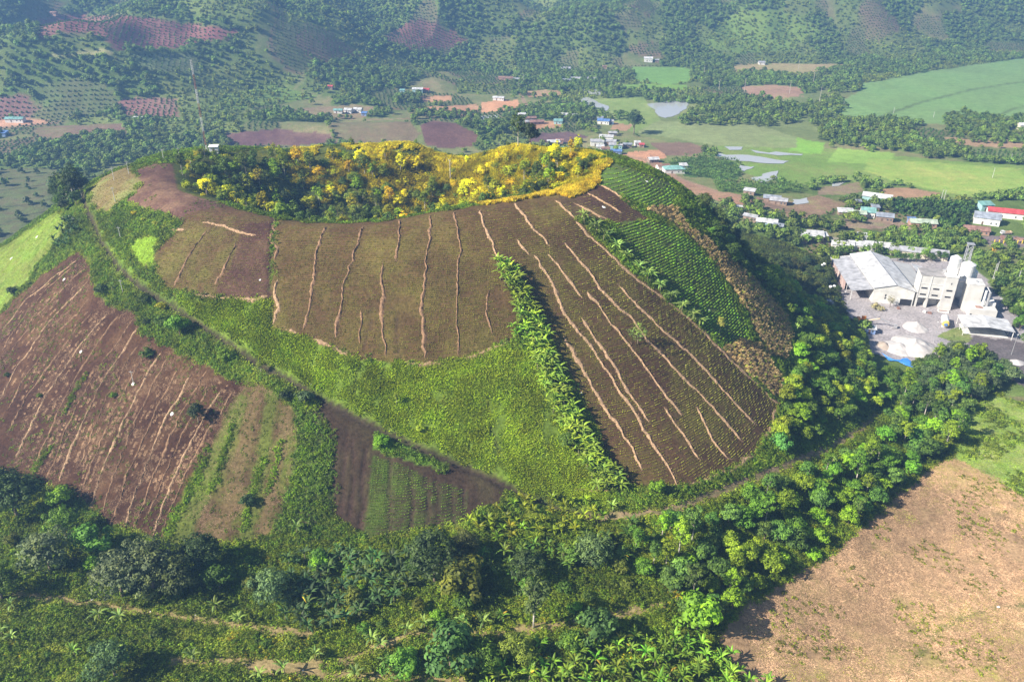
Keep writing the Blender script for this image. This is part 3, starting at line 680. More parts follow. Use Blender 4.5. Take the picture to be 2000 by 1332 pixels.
CV['airy'] = [(crown_mesh('crown', 70 + i, 2.9, 3.8, 1.6, 40, 16, .2, .8, 7, gap=.2), trunk_mesh('trunk', 3.5, .14, 2.8, 7, 39 + i)) for i in range(2)]
FAR = [crown_mesh('far_crown', 90 + i, 3.6, 5.5, 0.0, 26, 10, .75, 1.5, 5) for i in range(4)]
FARS = [crown_mesh('far_shrub', 95 + i, 1.6, 2.0, 0.0, 12, 7, .55, .7, 3) for i in range(2)]
TQ = []
def tree(p, kind, s, colr, label, group=None, name=None, cat=None, v=None, sz=1.0, sink=0.0):
    i = random.randrange(len(CV[kind])) if v is None else v
    nm = 'bush' if kind == 'bush' else 'tree'
    d = math.sqrt(p[0] ** 2 + p[1] ** 2 + (p[2] - CAMZ) ** 2); w = {'bush': 5.2, 'round': 6.5, 'lumpy': 7, 'tall': 7, 'airy': 6, 'great': 10}[kind]
    TQ.append((1e9 if group is None else s * w / d, nm, (p[0], p[1], p[2] - sink), kind, i, s, sz, colr, label, group, random.uniform(0, 6.28)))
USPAN = {}
SHORT_ = {'trees on the wooded east flank': 'on the wooded east flank', 'trees of the wood belt below the track': 'in the wood belt below the track', 'thicket in front of the hill': 'in the thicket before the hill', 'low bushes along the bottom edge': 'low on the bottom edge', 'dark trees on the left shoulder': 'on the left shoulder',
 'bushes on the shaded flank': 'on the shaded flank', 'bushes along the east crest': 'on the crest above the corn', 'trees filling the crater': 'inside the crater', 'round trees behind the works yard': 'in the row behind the works', 'grey-green trees below the yard': 'below the stone yard', 'trees beside the works': 'beside the works'}
def which(label, group, p, c, nm):
    if group not in USPAN:
        us = [float(proj(t[2][0], t[2][1], t[2][2])[0]) for t in TQ if t[9] == group] + [float(proj(t[1][0], t[1][1], t[1][2])[0]) for t in BQ if t[5] == group]
        vs = [float(proj(t[2][0], t[2][1], t[2][2])[1]) for t in TQ if t[9] == group] + [float(proj(t[1][0], t[1][1], t[1][2])[1]) for t in BQ if t[5] == group]
        USPAN[group] = (min(us), max(us), min(vs), max(vs))
    a, b, c0, c1 = USPAN[group]; u, v = proj(p[0], p[1], p[2]); f = (float(u) - a) / (b - a + 1e-6); g = (float(v) - c0) / (c1 - c0 + 1e-6)
    where = ('far left', 'left', 'right', 'far right')[min(3, int(f * 4))]; wv = ', far side' if g < .5 else ', near side'
    if nm == 'plant': return label + ', ' + where + wv
    shade = 'golden yellow' if c[0] > c[1] * .98 and c[0] > .15 else 'yellow-green' if c[0] > c[1] * .7 and c[0] > .09 else 'bright green' if c[1] > .15 else 'dark green'
    sh = SHORT_[group]
    return shade + ' ' + nm + ' ' + sh + ', ' + where + wv
BQ = []
def flush_trees(limit=280):
    for nm in ('tree', 'bush'):
        q = sorted([t for t in TQ if t[1] == nm], key=lambda t: -t[0])
        for t in q[:limit]:
            t = list(t)
            if t[9]: t[8] = which(t[8], t[9], t[2], t[7], nm)
            real_tree(*t[2:], nm)
        rest = {}
        for t in q[limit:]: rest.setdefault((t[9], ), []).append(t)
        for (g,), L in rest.items():
            pr = []; ix = {}
            for t in L:
                k = (t[3], t[4])
                if k not in ix:
                    ix[k] = len(pr); pr.append(inst_mesh(k))
            # join geometry lists the first link last: keep order explicit
            stuff(g.replace(' ', '_').replace('-', '_') + '_mass', [t[2] for t in L], np.array([t[10] for t in L]), np.array([(t[5], t[5], t[5] * t[6]) for t in L]), pr, (1, 1, 1), 'many more ' + g, icol=[t[7] for t in L], pick=[ix[(t[3], t[4])] for t in L])
IM = {}
def inst_mesh(k):
    if k not in IM:
        cm, tm = CV[k[0]][k[1]]; b = bpy.data.meshes.new('tree_piece')
        nv, nt_ = len(cm.vertices), len(tm.vertices)
        co = np.zeros((nv + nt_) * 3, np.float32); cm.vertices.foreach_get('co', co[:nv * 3]); t3 = np.zeros(nt_ * 3, np.float32); tm.vertices.foreach_get('co', t3); co[nv * 3:] = t3
        F = [tuple(p.vertices) for p in cm.polygons] + [tuple(v + nv for v in p.vertices) for p in tm.polygons]
        b.from_pydata(co.reshape(-1, 3).tolist(), [], F); b.materials.append(M_LEAFI); b.materials.append(tm.materials[0])
        mi = np.r_[np.zeros(len(cm.polygons)), np.ones(len(tm.polygons))].astype(np.int32); b.polygons.foreach_set('material_index', mi)
        tt = np.zeros(len(cm.polygons), np.float32); cm.attributes['tint'].data.foreach_get('value', tt)
        b.attributes.new('tint', 'FLOAT', 'FACE').data.foreach_set('value', np.r_[tt, np.zeros(len(tm.polygons))].astype(np.float32))
        IM[k] = b
    return IM[k]
def real_tree(p, kind, i, s, sz, colr, label, group, rz, nm):
    cm, tm = CV[kind][i]
    if group and nm == 'bush': label = label.replace('trees', 'bushes').replace('tree', 'bush')
    e = empty(nm, p, rz, label, nm, group)
    e.scale = (s, s, s * sz)
    link(bpy.data.objects.new('trunk', tm), e)
    c = link(bpy.data.objects.new('crown', cm), e); c.color = (*colr, 1)
    return e
# banana leaf and plant
def banana_leaf_mesh(seed, L=2.9, w=.29):
    rg = random.Random(seed); v = []; f = []
    n = 6; ang = R(rg.uniform(58, 74)); x = .08; z = 0
    for i in range(n + 1):
        t = i / n; ww = w * (math.sin(math.pi * min(1, .12 + t * .86)) ** .7) * rg.uniform(.88, 1.1)
        if i == 0: ww = .05
        v += [(x, -ww, z - ww * .3), (x, 0, z), (x, ww, z - ww * .3)]
        x += math.cos(ang) * L / n; z += math.sin(ang) * L / n; ang -= R(rg.uniform(13, 21))
    for i in range(n):
        a = i * 3; f += [(a, a + 3, a + 4, a + 1), (a + 1, a + 4, a + 5, a + 2)]
    return mesh('leaf', v, f, M_BLEAF, tint=[rg.uniform(.2, .75)] * len(f))
BLEAF = [banana_leaf_mesh(i) for i in range(5)]
BSTEM = mesh('trunk', *(lambda b: (b.v, b.f))(MB().cyl((0, 0, -.6), (0, 0, 2.3), .16, .1, 7)), M_BSTEM, True)
def joined_banana(seed, n=9, m=None):
    rg = random.Random(seed); V = []; F = []; T = []
    for i in range(n):
        me = BLEAF[rg.randrange(5)]; M = Matrix.Translation((0, 0, 2.15)) @ Euler((0, rg.uniform(-.45, .35), i * 2.4 + rg.uniform(-.3, .3))).to_matrix().to_4x4() @ Matrix.Scale(rg.uniform(.8, 1.1), 4)
        b = len(V); V += [M @ q.co for q in me.vertices]; F += [tuple(k + b for k in p.vertices) for p in me.polygons]; T += [rg.uniform(.1, .8)] * len(me.polygons)
    return mesh('crown', V, F, m or M_BLEAF, tint=T)
BCROWN = [joined_banana(i, 8 + i % 3) for i in range(5)]
def banana(p, s, colr, label, group, detailed):
    d = math.sqrt(p[0] ** 2 + p[1] ** 2 + (p[2] - CAMZ) ** 2); BQ.append((1e9 if group in (None, 'single banana plants') else s / d, tuple(p), s, colr, label, group, detailed))
def flush_bananas(limit=290):
    q = sorted(BQ, key=lambda t: -t[0])
    for t in q[:limit]:
        t = list(t)
        if t[5] and t[5] != 'single banana plants': t[4] = which(t[4].replace('one of the ', '').replace('banana plants', 'banana plant'), t[5], t[1], t[3], 'plant')
        real_banana(*t[1:])
    q = q[limit:]
    if q: stuff('banana_mass', [(t[1][0], t[1][1], t[1][2] - .3) for t in q], np.array([random.uniform(0, 6.28) for t in q]), np.array([t[2] for t in q]), [joined_banana(40 + i, 9, M_BLEAFI) for i in range(5)], (1, 1, 1), 'more banana plants in the groves and hedges', icol=[t[3] for t in q])
def real_banana(p, s, colr, label, group, detailed):
    e = empty('banana_plant', p, random.uniform(0, 6.28), label, 'banana plant', group)
    e.rotation_euler = (random.uniform(-.1, .1), random.uniform(-.1, .1), e.rotation_euler[2]); e.scale = (s,) * 3
    link(bpy.data.objects.new('trunk', BSTEM), e)
    if detailed:
        n = random.randint(8, 10)
        for i in range(n):
            l = link(bpy.data.objects.new('leaf', random.choice(BLEAF)), e)
            l.location = (0, 0, 2.1 + random.uniform(-.1, .15)); k = random.uniform(.78, 1.1); l.scale = (k, k, k)
            l.rotation_euler = (0, random.uniform(-.5, .4), i * 2.4 + random.uniform(-.3, .3))
            q = random.uniform(.8, 1.15); l.color = (*[c * q for c in colr], 1)
            if random.random() < .015: l.color = (.4, .32, .04, 1)
    else:
        c = link(bpy.data.objects.new('crown', random.choice(BCROWN)), e); c.color = (*colr, 1)
    return e

# ------------------------------------------------------------------ stuff: instanced on points
def stuff(name, pts, rotz, scl, protos, colr, label, tilt=None, kind='stuff', vmin=0, icol=None, pick=None):
    n = len(pts)
    if n == 0: return
    me = bpy.data.meshes.new(name); me.vertices.add(n); me.vertices.foreach_set('co', np.asarray(pts, np.float32).ravel())
    rot = np.zeros((n, 3), np.float32); rot[:, 2] = rotz
    if tilt is not None: rot = tilt.astype(np.float32)
    me.attributes.new('rot', 'FLOAT_VECTOR', 'POINT').data.foreach_set('vector', rot.ravel())
    sc = np.asarray(scl, np.float32); sc = np.repeat(sc[:, None], 3, 1) if sc.ndim == 1 else sc
    me.attributes.new('scl', 'FLOAT_VECTOR', 'POINT').data.foreach_set('vector', sc.ravel())
    me.attributes.new('pick', 'INT', 'POINT').data.foreach_set('value', (rng.integers(0, len(protos), n) if pick is None else np.asarray(pick)).astype(np.int32))
    if icol is not None: me.attributes.new('icol', 'FLOAT_VECTOR', 'POINT').data.foreach_set('vector', np.asarray(icol, np.float32).ravel())
    o = link(bpy.data.objects.new(name, me)); o.color = (*colr, 1)
    ng = bpy.data.node_groups.new(name, 'GeometryNodeTree')
    ng.interface.new_socket('Geometry', in_out='INPUT', socket_type='NodeSocketGeometry'); ng.interface.new_socket('Geometry', in_out='OUTPUT', socket_type='NodeSocketGeometry')
    gi = ng.nodes.new('NodeGroupInput'); go = ng.nodes.new('NodeGroupOutput'); ip = ng.nodes.new('GeometryNodeInstanceOnPoints')
    jn = ng.nodes.new('GeometryNodeJoinGeometry')
    for pm in protos:
        po = bpy.data.objects.new(name + '_piece', pm)      # never linked: only its mesh is read
        oi = ng.nodes.new('GeometryNodeObjectInfo'); oi.inputs['Object'].default_value = po; oi.inputs['As Instance'].default_value = False
        g2 = ng.nodes.new('GeometryNodeGeometryToInstance'); ng.links.new(oi.outputs['Geometry'], g2.inputs[0]); ng.links.new(g2.outputs[0], jn.inputs[0])
    def na(nm, t):
        a = ng.nodes.new('GeometryNodeInputNamedAttribute'); a.data_type = t; a.inputs['Name'].default_value = nm; return a.outputs[0]
    ng.links.new(gi.outputs[0], ip.inputs['Points']); ng.links.new(jn.outputs[0], ip.inputs['Instance'])
    ip.inputs['Pick Instance'].default_value = True
    ng.links.new(na('pick', 'INT'), ip.inputs['Instance Index']); ng.links.new(na('scl', 'FLOAT_VECTOR'), ip.inputs['Scale'])
    e2r = ng.nodes.new('FunctionNodeEulerToRotation'); ng.links.new(na('rot', 'FLOAT_VECTOR'), e2r.inputs[0]); ng.links.new(e2r.outputs[0], ip.inputs['Rotation'])
    ng.links.new(ip.outputs[0], go.inputs[0])
    md = o.modifiers.new('scatter', 'NODES'); md.node_group = ng
    return tag(o, label, kind=kind)
def slope_euler(x, y, spin=None, along=False):
    """euler angles that lay a patch on the slope; along=True turns its x axis along the contour"""
    e = 1.0
    gx_ = (H(x + e, y) - H(x - e, y)) / 2; gy_ = (H(x, y + e) - H(x, y - e)) / 2
    n = np.stack([-gx_, -gy_, np.ones_like(gx_)], 1); n /= np.linalg.norm(n, axis=1, keepdims=True)
    if along:
        t = np.stack([gy_, -gx_, np.zeros_like(gx_)], 1); t += 1e-6
    else:
        t = np.stack([np.cos(spin), np.sin(spin), np.zeros_like(spin)], 1); t -= n * (t * n).sum(1, keepdims=True)
    t /= np.linalg.norm(t, axis=1, keepdims=True); b = np.cross(n, t)
    M = np.stack([t, b, n], 2)      # columns
    ry = np.arcsin(np.clip(-M[:, 2, 0], -1, 1)); rx = np.arctan2(M[:, 2, 1], M[:, 2, 2]); rz = np.arctan2(M[:, 1, 0], M[:, 0, 0])
    return np.stack([rx, ry, rz], 1)
def patch(name, seed, rad, n, h, w, blades=3, m=None, lean=.5, tintlo=.1, tinthi=.9, droop=.0):
    rg = np.random.default_rng(seed); V = []; F = []; T = []
    for i in range(n):
        a = rg.uniform(0, 6.28); r = rad * math.sqrt(rg.uniform()); c = np.array([r * math.cos(a), r * math.sin(a), -.06]); tt = rg.uniform(tintlo, tinthi)
        for k in range(blades):
            b = rg.uniform(0, 6.28); d = np.array([math.cos(b), math.sin(b), 0]); s = np.array([-d[1], d[0], 0]) * w * .5
            hh = h * rg.uniform(.5, 1.2); l = lean * rg.uniform(.4, 1.4) * hh
            o = len(V); V += [c - s, c + s, c + d * l * .5 + s * .9 + [0, 0, hh * .7], c + d * l + [0, 0, hh - droop * hh]]
            F.append((o, o + 1, o + 2, o + 3)); T.append(min(1, max(0, tt + rg.uniform(-.15, .15))))
    return mesh(name, np.array(V), np.array(F), m or M_LEAF, tint=T)
def clump_patch(name, seed, rad, nclump, nleaf, ls, cs, hmax):
    rg = np.random.default_rng(seed); V = []; F = []; T = []; b = 0
    for i in range(nclump):
        a = rg.uniform(0, 6.28); r = rad * math.sqrt(rg.uniform()); h = hmax * rg.uniform(.15, 1)
        dd = rg.normal(size=(nleaf, 3)); dd[:, 2] = np.abs(dd[:, 2]); dd /= np.linalg.norm(dd, axis=1, keepdims=True)
        cen = np.array([r * math.cos(a), r * math.sin(a), h * .5]) + dd * np.array([cs, cs, h * .6]) * rg.uniform(.5, 1, (nleaf, 1))
        nn = dd + [0, 0, .3] + rg.normal(size=(nleaf, 3)) * .5; nn /= np.linalg.norm(nn, axis=1, keepdims=True)
        v, f = leaf_quads(cen, nn, ls, rg); V.append(v); F.append(f + b); b += len(v); T.append(np.clip(rg.uniform(.05, .9) + rg.uniform(-.2, .2, nleaf), 0, 1))
    return mesh(name, np.concatenate(V), np.concatenate(F), M_LEAF, tint=np.concatenate(T))
def jgrid(x0, x1, y0, y1, s, j=.9):
    a, b = np.meshgrid(np.arange(x0, x1, s), np.arange(y0, y1, s)); a = a.ravel(); b = b.ravel()
    return a + rng.uniform(-j, j, a.shape) * s * .5, b + rng.uniform(-j, j, b.shape) * s * .5
def onscreen(u, v, m=60):
    return (u > -m) & (u < 2000 + m) & (v > -m) & (v < 1332 + m)
RI = {r[0]: i + 1 for i, r in enumerate(REG)}
def trackdist(x, y): 
    i = np.clip(np.searchsorted(GX, x) - 1, 0, len(GX) - 2); j = np.clip(np.searchsorted(GY, y) - 1, 0, len(GY) - 2)
    return TRKM[j, i]
GRASS = [patch('grass_patch', 1 + i, 1.5, 60, .32, .18, 3, lean=1.3) for i in range(4)]
SHORT = [patch('short_patch', 21 + i, 1.6, 50, .15, .15, 3, lean=1.3) for i in range(3)]
TALLG = [patch('tall_patch', 31 + i, 1.3, 70, 1.3, .16, 3, lean=.35) for i in range(3)]
WEED = [clump_patch('weed_patch', 41 + i, 1.5, 9, 16, .17, .5, 1.0) for i in range(5)]
DRY = [patch('straw_patch', 51 + i, 1.5, 40, .12, .07, 3, m=M_STRAW, lean=4.0) for i in range(4)]
TRXY = [(p.x, p.y) for p in wline(TRACK, 20)]
def scatter(regs, s, protos, colr, name, label, smin, smax, bounds=(-260, 230, 60, 485), density=None, jit=1.0, keep_track=False, zs=1.0):
    x, y = jgrid(*bounds, s)
    rg_, z, u, v = classify(x, y, jit)
    m = np.isin(rg_, [RI[r] for r in regs]) & onscreen(u, v)
    if not keep_track: m &= (trackdist(x, y) < .35)
    if not keep_track: m &= segdist(x, y, TRXY) > (1.9 if 'weed' in name else 1.5)
    if density is not None: m &= density(x, y)
    x, y, z = x[m], y[m], z[m]
    sp = rng.uniform(0, 6.28, len(x)); sc = rng.uniform(smin, smax, len(x))
    return stuff(name, np.stack([x, y, z], 1), 0, np.stack([sc, sc, sc * zs * rng.uniform(.7, 1.3, len(x))], 1), protos, colr, label, tilt=slope_euler(x, y, sp))
scatter(['grass_front'], 1.25, GRASS, (.14,.21,.013), 'grass', 'bright green grass covering the slope below the bean field', .8, 1.5, density=lambda x, y: (fbm(x / 1.3, y / 14, 231, 3) > .40) & (fbm(x / 5, y / 5, 233, 3) > .22), zs=1.5)
scatter(['grass_front'], 3.4, WEED, (.13,.21,.014), 'slope_herbs', 'leafy herbs among the grass of the middle slope', .4, .8, density=lambda x, y: fbm(x / 3, y / 10, 237, 3) > .5)
scatter(['bright_grass', 'field_far_left', 'meadow_right'], 1.6, SHORT, (.17,.26,.03), 'short_grass', 'short yellow-green grass on the small plots and the left shoulder', .8, 1.2, (-280, 320, 60, 420))
scatter(['rim_grass'], 1.0, TALLG, (.29,.25,.02), 'rim_grass_tufts', 'tall golden grass along the crater rim', .6, 1.1)
scatter(['slope', 'lower_right', 'plateau_green', 'weeds_strip', 'weeds_edge'], 1.35, WEED, (.085,.15,.014), 'hill_weeds', 'green weeds and creepers covering the rough parts of the hill', .6, 1.25, density=lambda x, y: fbm(x / 7, y / 7, 201, 3) > .2)
scatter(['slope', 'lower_right', 'plateau_green'], 1.5, GRASS, (.12,.17,.02), 'hill_grass', 'rough grass between the weeds on the hill', .8, 1.4)
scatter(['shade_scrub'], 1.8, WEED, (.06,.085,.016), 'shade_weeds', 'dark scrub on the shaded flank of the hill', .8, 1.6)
scatter(['foreground'], 1.35, WEED, (.092,.15,.011), 'foreground_weeds', 'dense leafy weeds over the ground in front of the hill', .6, 1.35, (-170, 200, 60, 340), density=lambda x, y: fbm(x / 6, y / 6, 205, 3) > .32)
scatter(['foreground'], 1.3, GRASS, (.13,.18,.018), 'foreground_grass', 'yellow-green grass between the weeds in front of the hill', .7, 1.5, (-170, 200, 60, 340))
scatter(['foreground'], 2.2, WEED, (.26,.26,.02), 'yellow_weeds', 'patches of yellow flowering weeds in the foreground', .4, .9, (-170, 200, 60, 200), density=lambda x, y: fbm(x / 8, y / 6, 215, 3) > .66)
DRYL = [patch('straw_patch', 56 + i, 1.6, 34, .16, .09, 3, m=M_STRAWL, lean=4.5) for i in range(4)]
scatter(['meadow_right'], 2.2, WEED, (.12,.18,.02), 'meadow_weeds', 'rough weeds on the green plot at the right edge', .5, 1.6, (60, 300, 60, 330), density=lambda x, y: fbm(x / 9, y / 9, 251, 3) > .45)
scatter(['bare_field'], 2.2, WEED, (.15,.19,.02), 'field_weeds', 'low weeds invading the harvested field', .25, .7, (60, 300, 60, 280), density=lambda x, y: (fbm(x / 12, y / 12, 253, 4) > .56) | ((fbm(x / 8, y / 8, 257, 4) > .45) & inpoly(*proj(x, y, H(x, y)), [(1870,895),(1925,925),(2100,1010),(2100,1080),(1960,1040),(1880,980)])))
scatter(['bare_field'], 1.5, DRYL, (.5,.3,.2), 'field_straw', 'dry stalks lying all over the harvested field', .7, 1.4, (60, 300, 60, 280), zs=1, density=lambda x, y: fbm(x / 5, y / 5, 255, 3) > .34)
scatter(['bare_field'], 2.0, SHORT, (.22,.24,.05), 'field_regrowth', 'thin green regrowth in patches on the harvested field', .5, 1.1, (60, 260, 60, 280), density=lambda x, y: fbm(x / 14, y / 14, 221, 3) > .60)
scatter(['field_left', 'field_olive'], 1.7, DRY, (.4,.25,.15), 'plough_straw', 'thin straw litter over the ploughed field', .5, 1.1, density=lambda x, y: fbm(x / 5, y / 5, 223, 3) > .5)
scatter(['field_left', 'field_olive', 'weeds_strip', 'bare_plateau'], 1.6, WEED, (.11,.16,.02), 'plough_weeds', 'small weeds sprouting in the ploughed field', .16, .5, density=lambda x, y: (fbm(x / 9, y / 9, 225, 4) > .54) | ((fbm(x / 5, y / 5, 229, 3) > .42) & inpoly(*proj(x, y, H(x, y)), REG[RI['field_olive'] - 1][3])))
# weedy strips running down the left fields
sx_, sy_ = [], []
for pl, wd_ in [([(408,870),(395,905),(372,955),(345,1010),(325,1050)], 1.5), ([(455,825),(447,865),(428,915),(415,960)], .9), ([(515,895),(502,935),(485,990),(475,1035)], .8), ([(100,872),(75,905),(45,950)], 1.6), ([(165,735),(146,770),(130,800)], 1.0), ([(600,830),(596,880),(575,960),(560,1030)], 1.8), ([(640,860),(630,930),(622,1000)], 1.6), ([(395,900),(385,950),(365,975)], 1.4), ([(548,860),(540,910),(525,960)], .5)]:
    c_ = resample(wline(pl), .8)
    for q in c_:
        for k in range(2): sx_.append(q[0] + rng.normal() * wd_ * .6); sy_.append(q[1] + rng.normal() * .5)
sx_ = np.array(sx_); sy_ = np.array(sy_); ss_ = rng.uniform(.6, 1.15, len(sx_))
stuff('weed_strips', np.stack([sx_, sy_, H(sx_, sy_)], 1), 0, np.stack([ss_ * .7, ss_ * .7, ss_], 1), WEED, (.13,.22,.014), 'bright weedy strips running down between the plots of the lower left fields', tilt=slope_euler(sx_, sy_, rng.uniform(0, 6.28, len(sx_))))
# crop rows along the contours
def seg_patch(name, seed, n, L, w, h, ls):
    rg = np.random.default_rng(seed); V = []; F = []; T = []; b = 0
    for i in range(n):
        c = np.array([(i + .5) / n * L - L / 2 + rg.uniform(-.06, .06), rg.uniform(-.04, .04), h * .4]); k = 5
        dd = rg.normal(size=(k, 3)); dd[:, 2] = np.abs(dd[:, 2]) + .2; dd /= np.linalg.norm(dd, axis=1, keepdims=True); s = rg.uniform(.55, 1.2)
        v, f = leaf_quads(c + dd * np.array([w, w, h]) * s * .6, dd, ls * s, rg, .7); V.append(v); F.append(f + b); b += len(v); T.append(np.full(k, rg.uniform(.2, .8)))
    return mesh(name, np.concatenate(V), np.concatenate(F), M_LEAF, tint=np.concatenate(T))
def rows(regs, dz, dx, protos, colr, name, label, smin, smax, drop=.08, zmax=100, xr=(-230, 150), patchy=None):
    xs = np.arange(xr[0], xr[1], dx); ys = np.arange(140, 345, .8); X, Y = np.meshgrid(xs, ys); Zg = H(X, Y)
    px_, py_, lv = [], [], []
    zl = np.arange(22, zmax, dz)
    for i in range(len(xs)):
        zc_ = Zg[:, i]; k = int(np.argmax(zc_)); zc2 = np.maximum.accumulate(zc_[:k + 1])
        zz_ = zl[(zl > zc2[0]) & (zl < zc2[-1])]
        yy_ = np.interp(zz_, zc2, ys[:k + 1]); px_.append(np.full(len(yy_), xs[i])); py_.append(yy_)
    x = np.concatenate(px_) + rng.uniform(-.1, .1, sum(map(len, px_))); y = np.concatenate(py_)
    rg_, z, u, v = classify(x, y)
    m = np.isin(rg_, [RI[r] for r in regs]) & (rng.uniform(size=len(x)) > drop)
    if patchy: m &= patchy(x, y)
    i_ = np.clip(np.searchsorted(GX, x) - 1, 0, len(GX) - 2); j_ = np.clip(np.searchsorted(GY, y) - 1, 0, len(GY) - 2)
    m &= GDARK[j_, i_] < .35
    x, y, z = x[m], y[m], z[m]; sc = rng.uniform(smin, smax, len(x))
    print(name, len(x))
    return stuff(name, np.stack([x, y, z - .03], 1), 0, np.stack([np.full(len(x), 1.0), sc, sc], 1), protos, colr, label, tilt=slope_euler(x, y, along=True))
SEG = [seg_patch('row_piece', 300 + i, 5, 1.6, .15, .18, .13) for i in range(5)]
SEGG = [seg_patch('leafy_row_piece', 310 + i, 6, 1.6, .3, .35, .2) for i in range(5)]
rows(['field_main', 'field_east', 'field_west'], .40, 1.5, SEG, (.15,.165,.03), 'bean_rows', 'rows of young bean plants following the contours of the hill', .6, 1.35, .14, patchy=lambda x, y: fbm(x / 16, y / 16, 241, 3) + .25 * rng.uniform(size=x.shape) > .42)
rows(['field_top', 'field_west_bare', 'contour_field'], .42, 1.5, SEG, (.17,.17,.045), 'sparse_rows', 'thin rows of seedlings on the brown plots by the rim', .6, 1.1, .3)
rows(['dark_rows'], .36, 1.4, SEG, (.10,.17,.025), 'dark_field_rows', 'fine green rows between the gullies of the dark field', .9, 1.4, .1)
rows(['green_top', 'green_east'], .62, 1.4, SEGG, (.15,.27,.03), 'green_rows', 'rows of leafy green crops on the east side of the hill', .8, 1.3, .05)
CORN = [patch('corn_piece', 320 + i, .35, 4, 1.3, .12, 6, lean=.5, tintlo=.3, tinthi=.9) for i in range(4)]
rows(['corn_east', 'corn_low', 'corn_top'], .85, .95, CORN, (.25,.205,.13), 'corn_rows', 'rows of drying corn on the east side of the hill', .8, 1.15, .06)
rows(['corn_east', 'corn_low'], .9, 1.9, CORN, (.2,.26,.04), 'green_corn', 'greener corn leaves among the drying rows', .7, 1.0, .3)

# ------------------------------------------------------------------ straw windrows, one thing each
def windrow(pts, label, width=.55, hgt=.38, m=None, group='straw windrows running down the fields', seed=0, name='straw_windrow', cat='straw row', blades=5):
    rg = np.random.default_rng(seed + 1000)
    c = resample(wline(pts, 10), .7); n = len(c)
    if n < 3: return
    t = np.gradient(c, axis=0); t /= np.linalg.norm(t, axis=1, keepdims=True) + 1e-9; s = np.stack([-t[:, 1], t[:, 0]], 1)
    wv = (fbm(np.arange(n) / 3.0, np.full(n, seed * 3.7), 7, 3) - .5) * 1.3
    c = c + s * wv[:, None]
    V = []; F = []
    prof = [(-1, -.1), (-.55, .6), (0, 1), (.5, .65), (1, -.1)]
    endt = np.minimum(1, np.minimum(np.arange(n), np.arange(n)[::-1]) / 3 + .3)
    for i in range(n):
        w_ = width * rg.uniform(.6, 1.3) * (.45 + 1.1 * float(vnoise(i / 7.0, seed * 5.1, 3))) * endt[i]; h_ = hgt * rg.uniform(.55, 1.3) * endt[i]
        for a, b in prof:
            x, y = c[i] + s[i] * a * w_; V.append((x, y, float(H(x, y)) + b * h_ + rg.uniform(-.05, .05)))
    for i in range(n - 1):
        for k in range(4): a = i * 5 + k; F.append((a, a + 1, a + 6, a + 5))
    V = [tuple(v) for v in V]
    base = np.array(V)
    for q in range(n * blades):      # loose stalks
        i = rg.integers(n); x, y = c[i] + rg.normal(size=2) * width * .8; z = float(H(x, y)) + rg.uniform(.02, hgt * .8)
        a = rg.uniform(0, 6.28); L = rg.uniform(.3, .8); d = np.array([math.cos(a), math.sin(a), rg.uniform(-.15, .35)]) * L * .5; p = np.array([-d[1], d[0], 0]) * .14
        o = len(V); V += [tuple(np.array([x, y, z]) + k) for k in (-d - p, -d + p, d + p, d - p)]; F.append((o, o + 1, o + 2, o + 3))
    o = link(bpy.data.objects.new(name, mesh(name, V, F, m or M_STRAW)))
    return tag(o, label, cat, group)
